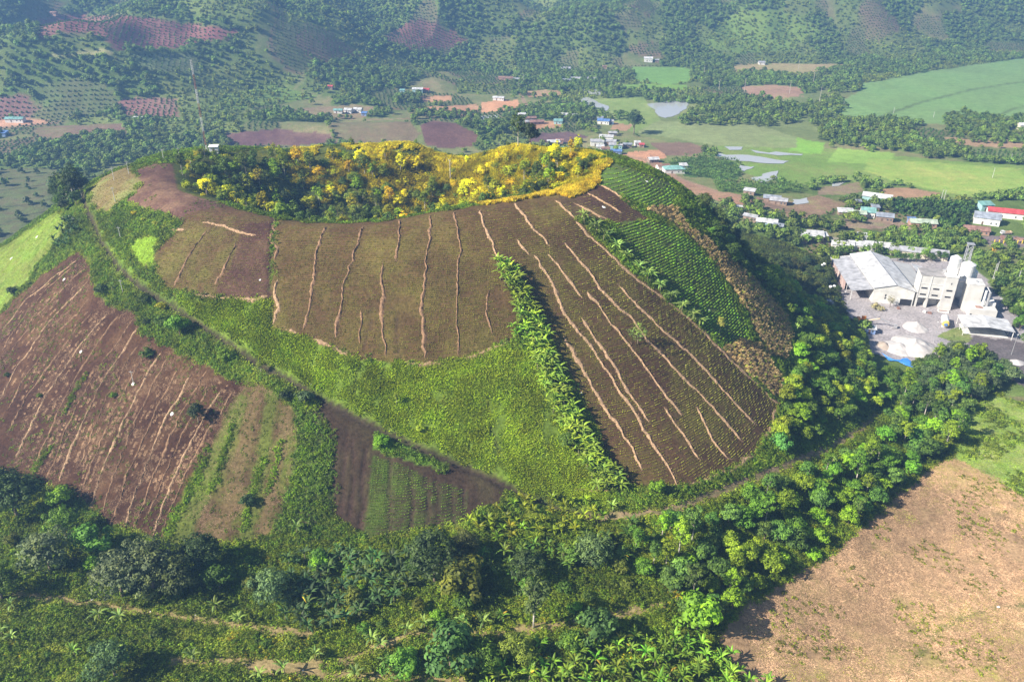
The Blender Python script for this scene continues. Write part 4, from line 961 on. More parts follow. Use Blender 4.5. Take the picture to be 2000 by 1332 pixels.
WR = [([(402,452),(385,475),(365,505),(352,535),(340,560)], 'short straw row on the westmost brown plot, nearest the bright green patch', 1),
 ([(463,473),(450,500),(435,530),(420,557)], 'short straw row in the middle of the westmost brown plot', 1),
 ([(396,434),(420,438),(440,443),(470,455),(500,461)], 'pale straw row lying crosswise at the top of the westmost plot', 0),
 ([(540,430),(533,455),(530,470),(540,485),(536,510)], 'straw row at the top of the gully between west plot and main field', 1),
 ([(541,545),(534,575),(545,600),(538,615),(532,642)], 'straw heap row along the lower gully at the west edge of the main field', 0),
 ([(637,444),(628,462),(618,490),(614,530),(608,575),(600,620),(592,645)], 'first long straw row of the main field counted from the gully', 1),
 ([(708,444),(702,465),(692,490),(688,510),(672,555),(668,590),(660,625),(655,660)], 'second long straw row of the main field, leaning to the left', 1),
 ([(748,515),(743,540),(749,580),(745,620),(749,650),(753,695)], 'straw row starting halfway down the main field and reaching its lower edge', 1),
 ([(704,603),(704,640),(702,672)], 'short faint straw row low in the left half of the main field', 1),
 ([(782,430),(780,460),(776,485),(771,510)], 'short straw row hanging from the crater edge above the middle of the main field', 1),
 ([(841,422),(838,470),(832,520),(828,570),(823,610),(828,660),(829,700)], 'long straw row down the centre of the main field', 1),
 ([(887,415),(893,450),(901,490),(893,530),(894,580),(892,630),(897,695)], 'long straw row just right of the centre of the main field', 1),
 ([(955,568),(950,610),(957,635),(963,652)], 'short straw row beside the banana hedge on the main field', 1),
 ([(937,412),(946,440),(962,475),(978,517)], 'straw row ending at the top of the banana hedge', 0),
 ([(1005,398),(1022,420),(1040,445),(1060,465),(1074,481)], 'straw row slanting down from the rim at the top of the east field', 0),
 ([(1010,468),(1020,482),(1034,498)], 'very short straw row above the east field', 0),
 ([(1043,498),(1065,530),(1082,560),(1096,600),(1121,638),(1143,663),(1175,708),(1210,764),(1238,803),(1259,841),(1290,890),(1324,946)], 'longest straw row of the east field, reaching its bottom corner', 0),
 ([(1100,656),(1129,705),(1157,754),(1182,796),(1213,841),(1241,887),(1256,918)], 'straw row of the east field nearest the shadow of the banana hedge', 0),
 ([(1070,497),(1088,515),(1105,540),(1120,560),(1137,583)], 'short straw row in the upper middle of the east field', 0),
 ([(1136,620),(1157,656),(1182,691),(1206,722),(1212,742),(1238,778),(1259,810),(1268,824)], 'kinked straw row in the middle of the east field', 0),
 ([(1147,570),(1171,600),(1196,635),(1227,673),(1248,701),(1280,747),(1308,782),(1332,812)], 'straw row passing left of the lone tree in the east field', 0),
 ([(1103,475),(1130,505),(1150,532),(1175,565),(1208,603),(1238,624),(1262,663),(1297,694),(1325,729),(1360,761),(1388,792),(1420,827),(1448,861)], 'long straw row passing right under the lone tree of the east field', 0),
 ([(1208,558),(1228,580),(1248,600),(1280,631),(1315,663),(1350,694),(1385,729),(1420,771),(1448,799),(1474,827)], 'long straw row right of the lone tree of the east field', 0),
 ([(1297,796),(1322,831),(1343,859),(1366,897)], 'short straw row low in the east field, the left one of two', 0),
 ([(1360,796),(1378,831),(1395,862),(1422,897)], 'short straw row low in the east field, the right one of two', 0),
 ([(1085,392),(1100,405),(1125,428)], 'straw row from the rim down to the first plant of the banana row', 0),
 ([(1145,378),(1165,386),(1180,396),(1215,417)], 'straw row with a white sheet on the small brown top plot', 0),
 ([(1122,398),(1145,410),(1165,420),(1185,429)], 'lower straw row of the small brown top plot', 0),
 ([(1175,362),(1195,374),(1220,390),(1262,418)], 'pale edge between the brown top plot and the green crops', 0)]
for i, (p, l, d) in enumerate(WR): windrow(p, l, .5 if d else .55, .42, M_STRAWD if d else M_STRAW, seed=i)
EDG = [([(1125,432),(1150,460),(1200,505),(1250,550),(1320,600),(1370,645)], 'straw line under the row of banana plants'),
 ([(1370,645),(1400,675),(1440,715),(1480,750),(1520,790)], 'straw line between the east field and the dry corn'),
 ([(378,575),(400,580),(430,583),(450,582)], 'pale straw bank under the left half of the westmost plot'), ([(455,582),(480,588),(505,585),(522,576)], 'pale straw bank under the right half of the westmost plot'),
 ([(558,644),(570,650),(578,652)], 'small pale straw heap at the lower left edge of the main field'), ([(612,664),(640,675),(668,688),(688,696)], 'pale straw bank along the lower left edge of the main field'),
 ([(790,711),(830,712),(870,710)], 'thin straw bank at the middle of the lower edge of the main field'), ([(905,704),(940,692),(970,680),(998,668)], 'straw bank along the lower right edge of the main field'),
 ([(1060,640),(1030,600),(1010,575)], 'straw strip on the left side of the banana hedge'), ([(1000,393),(1030,386),(1060,380),(1082,374)], 'dry brush line along the crater rim above the east field'),
 ([(1470,890),(1440,912),(1395,932),(1340,948)], 'dry brush heap along the bottom edge of the east field'), ([(1515,800),(1508,835),(1490,868)], 'dry brush at the right corner of the east field'),
 ([(318,458),(330,452),(345,448),(360,449)], 'white straw heap above the bright green patch'), ([(283,520),(290,530),(292,540)], 'white straw heap below the bright green patch'),
 ([(1110,955),(1170,960),(1215,955)], 'brown brush at the bottom of the shaded field edge')]
for i, (p, l) in enumerate(EDG): windrow(p, l, .6, .3, M_STRAW, 'straw and brush banks along the field edges', 60 + i, 'straw_bank', 'straw bank', 6)
SP = [(160,500),(152,512),(170,520),(178,545),(186,573),(196,592),(215,602),(238,605),(262,618),(268,638),(282,652),(300,664),(318,676),(335,688),(362,695),(385,708),(405,720),(425,728),(445,738),(468,748)]
EP = [(0,650),(0,690),(0,730),(0,780),(0,830),(0,880),(20,920),(55,948),(85,955),(110,958),(135,968),(155,985),(175,1005),(195,1022),(215,1040),(235,1056),(255,1060),(275,1061),(295,1061),(310,1060)]
ORD = 'first second third fourth fifth sixth seventh eighth ninth tenth eleventh twelfth thirteenth fourteenth fifteenth sixteenth seventeenth eighteenth nineteenth last'.split()
for i, (a, b) in enumerate(zip(SP, EP)):
    rr = random.Random(i + 5); pts = []
    t0 = rr.uniform(0, .08); t1 = rr.uniform(.8, 1.0)
    n = 7
    for k in range(n + 1):
        t = t0 + (t1 - t0) * k / n; x = a[0] + (b[0] - a[0]) * (t + .10 * math.sin(math.pi * t)) ; y = a[1] + (b[1] - a[1]) * t
        pts.append((x + rr.uniform(-3, 3), y))
    windrow(pts, '%s thin straw row from the top left of the big ploughed field' % ORD[i], .30, .24, M_STRAWD if i % 3 else M_STRAW, 'thin straw rows of the left ploughed field', 100 + i, 'straw_row', 'straw row', 7)

fx_, fy_ = [], []
for i in range(len(SP) - 1):
    for fr in (.33, .67):
        a = (SP[i][0] * (1 - fr) + SP[i + 1][0] * fr, SP[i][1] * (1 - fr) + SP[i + 1][1] * fr); b = (EP[i][0] * (1 - fr) + EP[i + 1][0] * fr, EP[i][1] * (1 - fr) + EP[i + 1][1] * fr); rr = random.Random(i * 3 + int(fr * 10))
        t0 = rr.uniform(0, .5); t1 = rr.uniform(t0 + .2, 1)
        pl = [(a[0] + (b[0] - a[0]) * (t + .10 * math.sin(math.pi * t)) + rr.uniform(-2, 2), a[1] + (b[1] - a[1]) * t) for t in np.linspace(t0, t1, 6)]
        for q in resample(wline(pl, 20), .7):
            if rr.random() < .4: fx_.append(q[0] + rr.gauss(0, .12)); fy_.append(q[1])
fx_ = np.array(fx_); fy_ = np.array(fy_); fs = rng.uniform(.2, .42, len(fx_))
stuff('furrow_straw', np.stack([fx_, fy_, H(fx_, fy_) + .03], 1), 0, np.stack([fs, fs, fs], 1), DRYL[:2], (1, 1, 1), 'faint broken straw lines between the rows of the left ploughed field', tilt=slope_euler(fx_, fy_, rng.uniform(0, 6.28, len(fx_))))
# ------------------------------------------------------------------ named single trees and bushes
DK = (.03,.055,.02); MD = (.05,.095,.016); BR = (.10,.19,.016); BG = (.06,.125,.018); GYC = (.065,.09,.05); YL = (.30,.27,.02); OL = (.09,.12,.02)
SINGLE = [
 (1245,672,'airy',1.15,(.13,.2,.05),'airy pale green tree standing alone in the east field'), (388,825,'round',.9,DK,'round dark tree with a long shadow in the left ploughed field'),
 (288,697,'bush',.85,MD,'dark green bush alone near the top of the left ploughed field'), (200,572,'bush',.9,DK,'dark bush beside a young banana plant above the ploughed field'),
 (352,655,'lumpy',1.05,(.09,.2,.02),'bright green tree on the bank below the cart track'), (322,635,'bush',1.0,MD,'dark bush just above the bright green tree by the cart track'),
 (315,603,'bush',.7,(.24,.28,.02),'yellow-green bush beside the cart track'), (285,590,'bush',.85,MD,'low dark bush in the weeds beside the cart track'), (288,632,'bush',.55,DK,'small dark bush left of the bushes by the cart track'),
 (485,985,'bush',.95,DK,'dark bush low in the olive brown field'), (557,778,'bush',.75,DK,'left one of two dark bushes on the cart track bank'), (597,785,'bush',1.1,(.05,.085,.04),'right one of two grey-green bushes on the cart track bank'),
 (25,575,'bush',.9,DK,'dark bush at the left picture edge on the pale green plot'), (78,775,'bush',.35,BR,'tiny bright sapling low in the left ploughed field'), (14,735,'bush',.4,MD,'tiny dark bush at the far left of the ploughed field'), (222,775,'bush',.45,BR,'small bright sapling beside the pole in the ploughed field'),
 (440,700,'bush',.9,BR,'bright bush on the weedy bank under the cart track'), (510,728,'tall',.35,(.12,.18,.03),'narrow sapling standing at the bend of the cart track'),
 (745,870,'bush',1.0,BR,'first bush of the strip above the dark rows'), (1405,652,'tall',.55,(.18,.2,.05),'slender pale-trunked tree in the green plot of the east side'), (1500,560,'lumpy',1.0,BR,'bright round tree at the top of the wooded east flank'),
 (1522,880,'lumpy',1.0,(.07,.17,.04),'round fresh green tree at the lower corner of the east field'), (1110,870,'bush',1.3,BG,'leafy green bush growing in the lower banana hedge'),
 (262,420,'bush',.45,YL,'yellow shrub on the bare plateau'), (280,432,'bush',.4,(.2,.25,.04),'pale shrub on the bare plateau right of the yellow one'), (305,440,'bush',.5,(.2,.25,.04),'pale shrub at the lower edge of the bare plateau'),
 (1283,965,'lumpy',.7,BR,'small tree at the bottom edge of the east field'), (1285,960,'bush',.9,MD,'dark bush at the bottom edge of the east field'),
 (820,840,'bush',.5,(.17,.22,.02),'yellow flowering shrub in the grass slope'), (775,790,'tall',.35,(.16,.22,.03),'thin light sapling in the middle of the grass slope'), (640,175,'round',.1,DK,None),
 (1012,288,'tall',1.25,(.06,.11,.02),'tallest tree standing on the far rim of the crater'), (1035,290,'round',1.5,DK,'big dark tree beside the tallest tree on the far rim'), (975,288,'tall',1.0,(.11,.15,.02),'slim tree left of the tallest tree on the far rim'),
 (1238,262,'round',2.9,DK,'big round dark tree standing alone in the village meadow'),
]
for px, py, k, s, c, lab in SINGLE:
    if lab is None: continue
    tree(P(px, py), k, s, c, lab, sz=1.0)
BIGT = [(100,1115,'round',1.45,GYC,'broad grey-green tree in the lower left corner thicket'), (130,1050,'round',1.1,BG,'bright tree behind the broad grey-green tree at lower left'), (186,1085,'lumpy',1.1,BG,'rounded tree under the tip of the ploughed field'),
 (240,1165,'round',1.55,GYC,'large silvery tree, left one of the big foreground group'), (300,1150,'round',1.75,(.06,.085,.045),'largest silvery tree in the middle of the foreground group'), (345,1160,'round',1.4,(.05,.075,.03),'dark tree on the right of the big foreground group'),
 (392,1115,'round',1.3,DK,'dark tree behind the big foreground group'), (430,1150,'lumpy',.8,BG,'small light tree beside the dark foreground trees'), (535,1175,'round',1.15,(.05,.085,.04),'blue-green tree left of the dark banana grove'),
 (850,1135,'round',1.7,DK,'wide dark tree between the two banana groves'), (905,1090,'round',1.0,(.07,.09,.03),'dull tree behind the wide dark tree'), (905,1165,'lumpy',1.3,OL,'olive tree in front of the wide dark tree'),
 (1027,1130,'round',1.05,DK,'dark round tree among the bananas below the track'), (1155,1105,'round',1.15,(.05,.08,.035),'dark blue-green tree right of the bananas below the track'), (1042,1225,'tall',1.0,(.06,.09,.03),'tall feathery dark tree in the foreground'),
 (880,1305,'lumpy',1.4,(.06,.14,.04),'round fresh green tree near the bottom edge'), (940,1305,'round',1.1,BG,'green tree right of the round fresh one near the bottom edge'), (1010,1290,'round',1.0,OL,'olive tree below the feathery tree'),
 (225,1320,'round',1.1,(.05,.09,.04),'blue-green bush tree at the bottom left edge'), (1165,1250,'lumpy',1.0,(.06,.14,.04),'fresh green tree between the lower bananas'), (1112,1262,'bush',1.0,BG,'small green bush between the lower bananas'),
 (35,1010,'round',1.7,DK,'dark tree at the left picture edge below the ploughed field'), (5,975,'round',1.3,DK,'shaded tree cut by the left picture edge'), (5,1170,'round',1.2,MD,'leafy tree cut by the left picture edge near the bottom'), (120,995,'lumpy',.8,BR,'bright shrub tree under the left ploughed field'),
 (1360,1230,'lumpy',1.2,BR,'bright tree at the lower tip of the wood belt'), (790,1310,'bush',1.2,BG,'green bush at the bottom between banana plants')]
for px, py, k, s, c, lab in BIGT:
    s *= 1.35
    if k == 'round' and s > 1.25: k = 'great'; s *= .68
    tree(P(px, py), k, s, [q * 1.2 for q in c], lab)

# ------------------------------------------------------------------ woods of single trees
T2 = [(p.x, p.y) for p in wline(TRACK2)]
def wood(poly, dom, s, kinds, cols, smin, smax, label, group, name='tree', maxn=400, minpx=0, avoid=.2, sink=.3, bounds=(-260, 260, 60, 420)):
    x, y = jgrid(*bounds, s); z = H(x, y); u, v = proj(x, y, z)
    cone = inpoly(x, y, CONE_POLY)
    m = inpoly(u, v, poly) & onscreen(u, v, 20) & (trackdist(x, y) < avoid) & (segdist(x, y, T2) > 4.6)
    if dom == 'c': m &= cone
    elif dom == 'p': m &= ~cone
    elif dom == 'crater': m &= cone
    idx = np.nonzero(m)[0]; rng.shuffle(idx); idx = idx[:maxn]
    for i in idx:
        n = fbm(x[i] / 14, y[i] / 14, 301, 3)
        c = cols[min(len(cols) - 1, int(max(0, (float(n) - .25)) * 2 * len(cols)))] if random.random() < .65 else random.choice(cols)
        tree((x[i], y[i], z[i] - sink), random.choice(kinds), random.uniform(smin, smax), c, label, group, name)
    return len(idx)
n1 = wood([(1480,545),(1520,545),(1560,575),(1650,625),(1690,690),(1730,770),(1700,815),(1640,855),(1560,890),(1490,905),(1478,900),(1515,845),(1535,800),(1530,750),(1560,690),(1545,620),(1500,575)], 'c', 4.6, ['lumpy','lumpy','bush','round'], [(.13,.24,.018), (.14,.23,.02), (.07,.15,.025), (.08,.16,.025), (.17,.23,.02)], .65, 1.05, 'one of the dense leafy trees on the wooded east flank of the hill', 'trees on the wooded east flank')
n2 = wood([(1240,1030),(1330,1003),(1450,958),(1560,915),(1640,880),(1715,825),(1760,770),(1790,715),(1850,700),(1900,700),(1960,740),(1880,820),(1878,860),(1840,890),(1750,945),(1695,1005),(1635,1060),(1535,1125),(1435,1185),(1395,1225),(1300,1200),(1240,1110)], 'p', 5.0, ['lumpy','lumpy','round','bush','tall'], [(.08,.18,.02), (.13,.24,.016), (.065,.14,.028), (.07,.13,.03), (.15,.24,.02)], .68, 1.08, 'one of the dense leafy trees in the wood belt below the lower track', 'trees of the wood belt below the track', bounds=(0, 230, 120, 330))
n3 = wood([(0,1040),(420,1075),(560,1075),(820,1080),(1240,1060),(1300,1190),(1200,1240),(760,1235),(560,1190),(300,1190),(0,1150)], 'p', 8.0, ['lumpy','round','bush','bush'], [MD, BG, OL, BR], .5, .85, 'one of the mixed bushes and small trees of the foreground thicket', 'thicket in front of the hill', bounds=(-130, 60, 110, 175))
n4 = wood([(-50,1230),(400,1220),(1400,1250),(1420,1400),(-50,1400)], 'p', 11.0, ['bush'], [MD, BG, OL], .4, .7, 'one of the low bushes scattered along the bottom edge', 'low bushes along the bottom edge', bounds=(-130, 60, 95, 140))
n5 = wood([(105,345),(140,325),(165,350),(162,400),(130,430),(110,400)], 'c', 5.0, ['round','tall'], [DK, MD], .7, 1.1, 'one of the dark trees on the left shoulder of the hill', 'dark trees on the left shoulder')
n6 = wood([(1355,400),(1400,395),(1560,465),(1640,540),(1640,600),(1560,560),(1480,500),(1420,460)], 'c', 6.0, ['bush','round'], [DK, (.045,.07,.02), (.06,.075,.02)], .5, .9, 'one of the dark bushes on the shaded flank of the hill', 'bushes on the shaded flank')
n7 = wood([(1400,440),(1440,480),(1500,535),(1480,560),(1410,510),(1380,450)], 'c', 5, ['lumpy','bush'], [MD, BG], .5, .9, 'one of the green bushes along the crest above the dry corn', 'bushes along the east crest')
print('woods', n1, n2, n3, n4, n5, n6, n7)
# crater wood
xg, yg = jgrid(-150, 45, 255, 390, 1.5); cpg = np.array([W(*p)[:2] for p in RIM]); ig = inpoly(xg, yg, cpg) | ((segdist(xg, yg, [tuple(q) for q in cpg]) < 4) & (yg > 320)); tg = (xg + 38) / 60 + (yg - 310) / 90 + (fbm(xg / 16, yg / 16, 311, 3) - .5) * 2.4; ig &= tg > .15
xg, yg = xg[ig], yg[ig]; sg = rng.uniform(.7, 1.2, len(xg))
stuff('crater_grass', np.stack([xg, yg, H(xg, yg)], 1), 0, np.stack([sg, sg, sg], 1), TALLG, (.30,.29,.01), 'golden tall grass on the inner slope of the crater', tilt=slope_euler(xg, yg, rng.uniform(0, 6.28, len(xg))))
CP = REG[RI['crater'] - 1][3]
x, y = jgrid(-150, 45, 255, 385, 4.6); reg_, z, u, v = classify(x, y, .3)
cp = np.array([W(*p)[:2] for p in RIM]); ins = inpoly(x, y, cp) 
dd = segdist(x, y, [tuple(q) for q in cp] + [tuple(cp[0])]); ins = (ins & ((dd > 2.5) | (y > 325))) | ((dd < 5) & (y > 335))
k = 0
gxx = (H(x + 2, y) - H(x - 2, y)) / 4
for i in np.nonzero(ins)[0]:
    n = float(fbm(x[i] / 16, y[i] / 16, 311, 3)); tt = (x[i] + 38) / 60 + (y[i] - 310) / 90 + (n - .5) * 2.4
    near_rim = dd[i] < 10
    if random.random() < .2: c = random.choice([(.05,.09,.02), (.08,.12,.015)])
    elif tt > .2: c = random.choice([(.40,.40,.006), (.34,.37,.008), (.22,.28,.01), (.42,.34,.008), (.10,.15,.012), (.42,.42,.006), (.15,.22,.01)])
    elif tt > -.3 or (x[i] < -92 and random.random() < .75): c = random.choice([(.12,.2,.012), (.22,.26,.01), (.06,.10,.015), (.30,.30,.01), (.05,.09,.02)])
    else: c = random.choice([(.05,.09,.02), (.07,.12,.02), (.11,.15,.02), (.2,.21,.012), (.09,.15,.02)])
    kd = random.choice((['lumpy', 'lumpy', 'bush', 'round'] if tt > .35 else ['lumpy', 'lumpy', 'lumpy', 'round', 'round', 'tall']) if not near_rim else ['bush', 'bush', 'lumpy', 'airy'])
    s = random.uniform(.68, 1.05) * (.5 if dd[i] < 6 and y[i] > 340 else .55 if near_rim and y[i] < 300 else (.75 if near_rim else 1))
    tree((x[i], y[i], z[i] - (1.8 if y[i] > 335 else .3)), kd, s, c, 'one of the yellow and green trees filling the crater', 'trees filling the crater'); k += 1
print('crater trees', k)

# ------------------------------------------------------------------ bananas
BN = (.075,.14,.025); BND = (.04,.08,.03); BNY = (.13,.18,.015); BNB = (.11,.21,.025)
def banana_poly(poly, s, colr, smin, smax, label, group, dom=None, maxn=200, bounds=(-150, 160, 90, 300), det=True):
    x, y = jgrid(*bounds, s); z = H(x, y); u, v = proj(x, y, z); m = inpoly(u, v, poly)
    for i in np.nonzero(m)[0][:maxn]:
        c = [q * random.uniform(.85, 1.15) for q in colr]
        banana((x[i], y[i], z[i] - .1), random.uniform(smin, smax), c, label, group, det)
    return int(m.sum())
b1 = banana_poly([(560,1085),(600,1078),(800,1085),(800,1175),(690,1215),(620,1240),(550,1225),(560,1150)], 3.0, BND, .85, 1.2, 'one of the dark banana plants of the grove in front of the hill', 'dark banana grove in the foreground')
b2 = banana_poly([(905,1020),(930,1000),(1000,975),(1080,975),(1190,985),(1205,1005),(1150,1035),(1060,1060),(950,1062)], 3.2, BNY, .7, .95, 'one of the yellow-green banana plants at the foot of the hill', 'yellow-green bananas at the foot of the hill')
b3 = banana_poly([(830,1085),(1050,1065),(1240,1030),(1290,1040),(1260,1090),(1120,1130),(940,1140)], 3.6, BN, .75, 1.1, 'one of the banana plants in the belt along the lower track', 'bananas along the lower track')
b4 = banana_poly([(940,1330),(1010,1275),(1130,1262),(1280,1245),(1400,1265),(1500,1330),(1540,1380),(900,1380)], 3.2, BNB, .8, 1.1, 'one of the fresh green banana plants along the bottom edge', 'fresh green bananas along the bottom edge')
b5 = banana_poly([(100,482),(128,428),(155,425),(168,445),(150,475),(122,497)], 2.8, BND, .8, 1.1, 'one of the dark banana plants in the clump on the left shoulder', 'dark banana clump on the left shoulder', bounds=(-230, -130, 240, 330))
# the long hedge
HP = [(988,528),(1003,560),(1018,590),(1032,620),(1043,650),(1052,680),(1064,715),(1076,748),(1090,780),(1104,812),(1118,845),(1135,878),(1155,905),(1178,935),(1188,958)]
hc = resample(wline(HP), 1.7); b6 = 0
for i, q in enumerate(hc):
    wd = 2.7
    for o_ in (-wd, -wd * .35, wd * .35, wd):
        x_, y_ = q[0] + o_ + random.uniform(-.6, .6), q[1] + random.uniform(-.6, .6)
        banana((x_, y_, float(H(x_, y_)) - .1), random.uniform(.95, 1.25), random.choice([(.13,.22,.03), (.17,.26,.03), (.15,.24,.04)]), 'one of the bright banana plants in the long hedge down the hillside', 'long banana hedge down the hillside', False); b6 += 1
for px, py in [(1000,648),(1015,655),(1008,662),(1028,668)]: banana(P(px, py), .9, BNB, 'one of the banana plants bulging out where the hedge meets the grass slope', 'bananas at the hedge bulge', False)
for i, (px, py) in enumerate([(1140,437),(1160,455),(1183,472),(1205,492),(1225,512),(1247,532),(1267,552),(1290,572),(1312,592),(1335,610),(1352,626),(1368,640)]):
    p = P(px, py)
    for k_ in range(2): banana((p.x + random.uniform(-1.1, 1.1), p.y + random.uniform(-1, 1), p.z), random.uniform(1.1, 1.3), (.13,.21,.06), 'one of the paired banana plants in the straight row by the green crops', 'straight banana row by the green crops', False)
LONE = [(195,1212,'starry banana plant beside the foreground terrace, the left of a pair'), (237,1215,'starry banana plant beside the foreground terrace, the right of a pair'), (423,1192,'small pale banana plant beside the foreground trees'), (468,1218,'banana plant at the left end of the terrace bananas'),
 (147,1282,'dark banana plant alone in the lower left weeds'), (233,1285,'banana plant with dry yellow leaves in the lower left weeds'), (378,1292,'tall banana plant on the lower terrace'), (28,1252,'banana plant near the left bottom edge'), (6,1245,'banana plant cut by the left picture edge'), (510,1325,'banana plant at the bottom edge, left of three'),
 (557,1318,'banana plant at the bottom edge, middle of three'), (617,1290,'small pale banana plant by the lower terrace'), (698,1325,'banana plant at the bottom edge right of the terrace'), (25,1190,'faint small banana plant at the left terrace end'), (728,1258,'banana plant in the weeds below the terrace'), (795,1240,'banana plant on the terrace path left of the centre'), (830,1228,'upright banana plant at the terrace by the olive tree'),
 (905,1225,'wide pale banana plant on the terrace near the centre'), (943,1225,'small banana plant on the terrace near the centre'), (980,1215,'banana plant left of the feathery dark tree'), (745,1268,'banana plant under the terrace path'), (760,1305,'banana plant behind the green bush at the bottom'), (220,570,'young banana plant beside the dark bush above the ploughed field'), (580,1042,'small banana plant at the lower end of the weed strip'),
 (915,1075,'yellowing banana plant beside the dull tree'), (1322,1175,'yellow banana plant at the edge of the wood belt'), (1555,648,'lone starry banana plant on the wooded flank'), (1625,905,'banana plant standing up in the wood belt'), (1197,1000,'banana plant at the end of the cart track'), (850,338 ,None)]
for px, py, lab in LONE:
    if lab: banana(P(px, py), random.uniform(.8, 1.0), (.4,.34,.03) if 'yellowing' in lab or 'yellow banana' in lab else BN if 'dark' in lab else (.13,.21,.06), lab, 'single banana plants', True)
print('bananas', b1, b2, b3, b4, b5, b6)

# ------------------------------------------------------------------ far woods and plantations
def far_scatter(kinds, s, protos, colr, name, label, smin, smax, ymax=2600, ymin=330, cut=None, grid=False, ang=0.0, bounds=None, thin=0.0):
    X = []; 
    bounds = bounds or (-1500, 1500)
    if grid:
        a, b = np.meshgrid(np.arange(-1700, 1700, s), np.arange(-1700, 1700, s)); a = a.ravel(); b = b.ravel(); ca, sa = math.cos(ang), math.sin(ang)
        x = a * ca - b * sa; y = 1200 + a * sa + b * ca; x = x + rng.uniform(-.8, .8, x.shape) + 5 * (fbm(x / 40, y / 40, 77, 2) - .5); y = y + rng.uniform(-.8, .8, y.shape) + 14 * (fbm(x / 60, y / 60, 78, 2) - .5)
    else: x, y = jgrid(bounds[0], bounds[1], ymin, ymax, s)
    m = (y > ymin) & (y < ymax) & (np.abs(x) < y * .72 + 60); x = x[m]; y = y[m]
    reg_, z, u, v = classify(x, y); kk = KARR[reg_]
    m = np.isin(kk, kinds) & onscreen(u, v, 40)
    if thin: m &= rng.uniform(size=len(x)) > thin
    if cut is not None: m &= cut(x, y, u, v)
    x, y, z = x[m], y[m], z[m]; sc = rng.uniform(smin, smax, len(x))
    print(name, len(x))
    return stuff(name, np.stack([x, y, z - .3], 1), rng.uniform(0, 6.28, len(x)), np.stack([sc, sc, sc * rng.uniform(.8, 1.35, len(x))], 1), protos, colr, label)
notvill = lambda x, y, u, v: ~inpoly(u, v, [(1420,365),(2000,395),(2000,470),(1870,470),(1620,462),(1480,450),(1400,400)])
far_scatter(['forest'], 5.3, FAR, (.085,.145,.035), 'forest', 'dense dark woods over the valley and the far hills', .42, .95, cut=notvill)
far_scatter(['forest', 'sparsetrees', 'scrub', 'none'], 15, FAR, (.11,.17,.03), 'light_trees', 'lighter green trees scattered over the valley', .4, .95, thin=.6, ymax=1500, cut=lambda x, y, u, v: notvill(x, y, u, v) & np.isin(classify(x, y)[0], [NV0 + q for q in range(6)]) & (fbm(x / 60, y / 60, 401, 3) > .46))
far_scatter(['field'], 16, FARS, (.06,.10,.03), 'field_bushes', 'scattered bushes on the terraced fields behind the left shoulder', .9, 2.2, ymax=600)
far_scatter(['scrub'], 5.0, FARS, (.12,.17,.04), 'scrub', 'green scrub on the slopes of the far hills', .7, 1.5, thin=.3)
far_scatter(['shrubs'], 4.6, FARS, (.05,.10,.025), 'plantation_shrubs', 'rows of planted shrubs on the far slopes', .55, .8, grid=True, ang=.25)
far_scatter(['bananas'], 3.4, BCROWN, (.07,.13,.03), 'banana_plantation', 'banana plantation beside the village', .8, 1.1, ymax=800)
far_scatter(['orchard'], 4.0, FARS, (.04,.085,.02), 'orchard', 'rows of dark orchard trees behind the village houses', 1.2, 1.6, ymax=700, grid=True, ang=.9)
# explicit tree groups in the valley: polygon in survey pixels
VT = [[(1400,395),(1520,440),(1600,480),(1645,500),(1640,520),(1560,500),(1480,470),(1400,430)], [(1310,240),(1360,215),(1440,190),(1580,205),(1600,235),(1500,248),(1340,245)], [(1570,205),(1640,190),(1660,215),(1600,235)], [(1580,240),(1700,235),(1780,250),(1800,290),(1700,298),(1600,275)], [(1790,285),(1880,280),(1900,312),(1800,310)], [(1840,230),(1880,220),(2010,240),(2010,282),(1900,280),(1850,262)],
 [(1730,455),(1900,450),(1910,490),(1860,500),(1760,480),(1620,482),(1600,465),(1740,465)], [(1440,395),(1480,400),(1520,440),(1490,440)], [(1640,395),(1740,390),(1740,412),(1660,410)], [(1650,425),(1700,425),(1690,440),(1640,440)], [(1900,500),(1950,480),(2010,480),(2010,620),(1985,600),(1955,560),(1930,530)], [(1540,470),(1640,475),(1740,485),(1640,498),(1590,490)],
 [(950,240),(1000,245),(1010,262),(960,262)], [(1060,225),(1230,222),(1240,235),(1100,240)], [(1130,240),(1170,245),(1150,258),(1120,255)], [(1290,110),(1340,112),(1420,130),(1430,160),(1370,165),(1360,135)], [(1600,165),(1680,160),(1680,178),(1620,185)], [(1480,430),(1600,425),(1660,450),(1580,452)],
 [(60,290),(240,255),(350,270),(400,290),(380,310),(250,322),(150,328),(60,318)], [(380,262),(440,258),(450,285),(385,290)], [(180,262),(320,250),(340,262),(200,275)], [(800,215),(940,222),(930,236),(810,232)], [(760,190),(830,185),(820,200),(770,205)], [(1680,505),(1640,498),(1700,492),(1760,492)], [(1410,215),(1480,205),(1560,212),(1560,240),(1430,240)]]
def in_vt(x, y, u, v):
    m = np.zeros(x.shape, bool)
    for p in VT: m |= inpoly(u, v, p)
    return m
def vt_scatter(s, colr, name, label, smin, smax, thin):
    x, y = jgrid(-500, 800, 330, 1300, s); z = H(x, y); u, v = proj(x, y, z)
    m = in_vt(x, y, u, v) & ~inpoly(x, y, CONE_POLY) & (rng.uniform(size=len(x)) > thin)
    x, y, z = x[m], y[m], z[m]; sc = rng.uniform(smin, smax, len(x)); print(name, len(x))
    stuff(name, np.stack([x, y, z - .2], 1), rng.uniform(0, 6.28, len(x)), np.stack([sc, sc, sc * rng.uniform(.8, 1.3, len(x))], 1), FAR, colr, label)
vt_scatter(5.4, (.075,.125,.03), 'valley_woods', 'dark tree groves between the houses and the fields of the valley', .5, 1.0, .42)
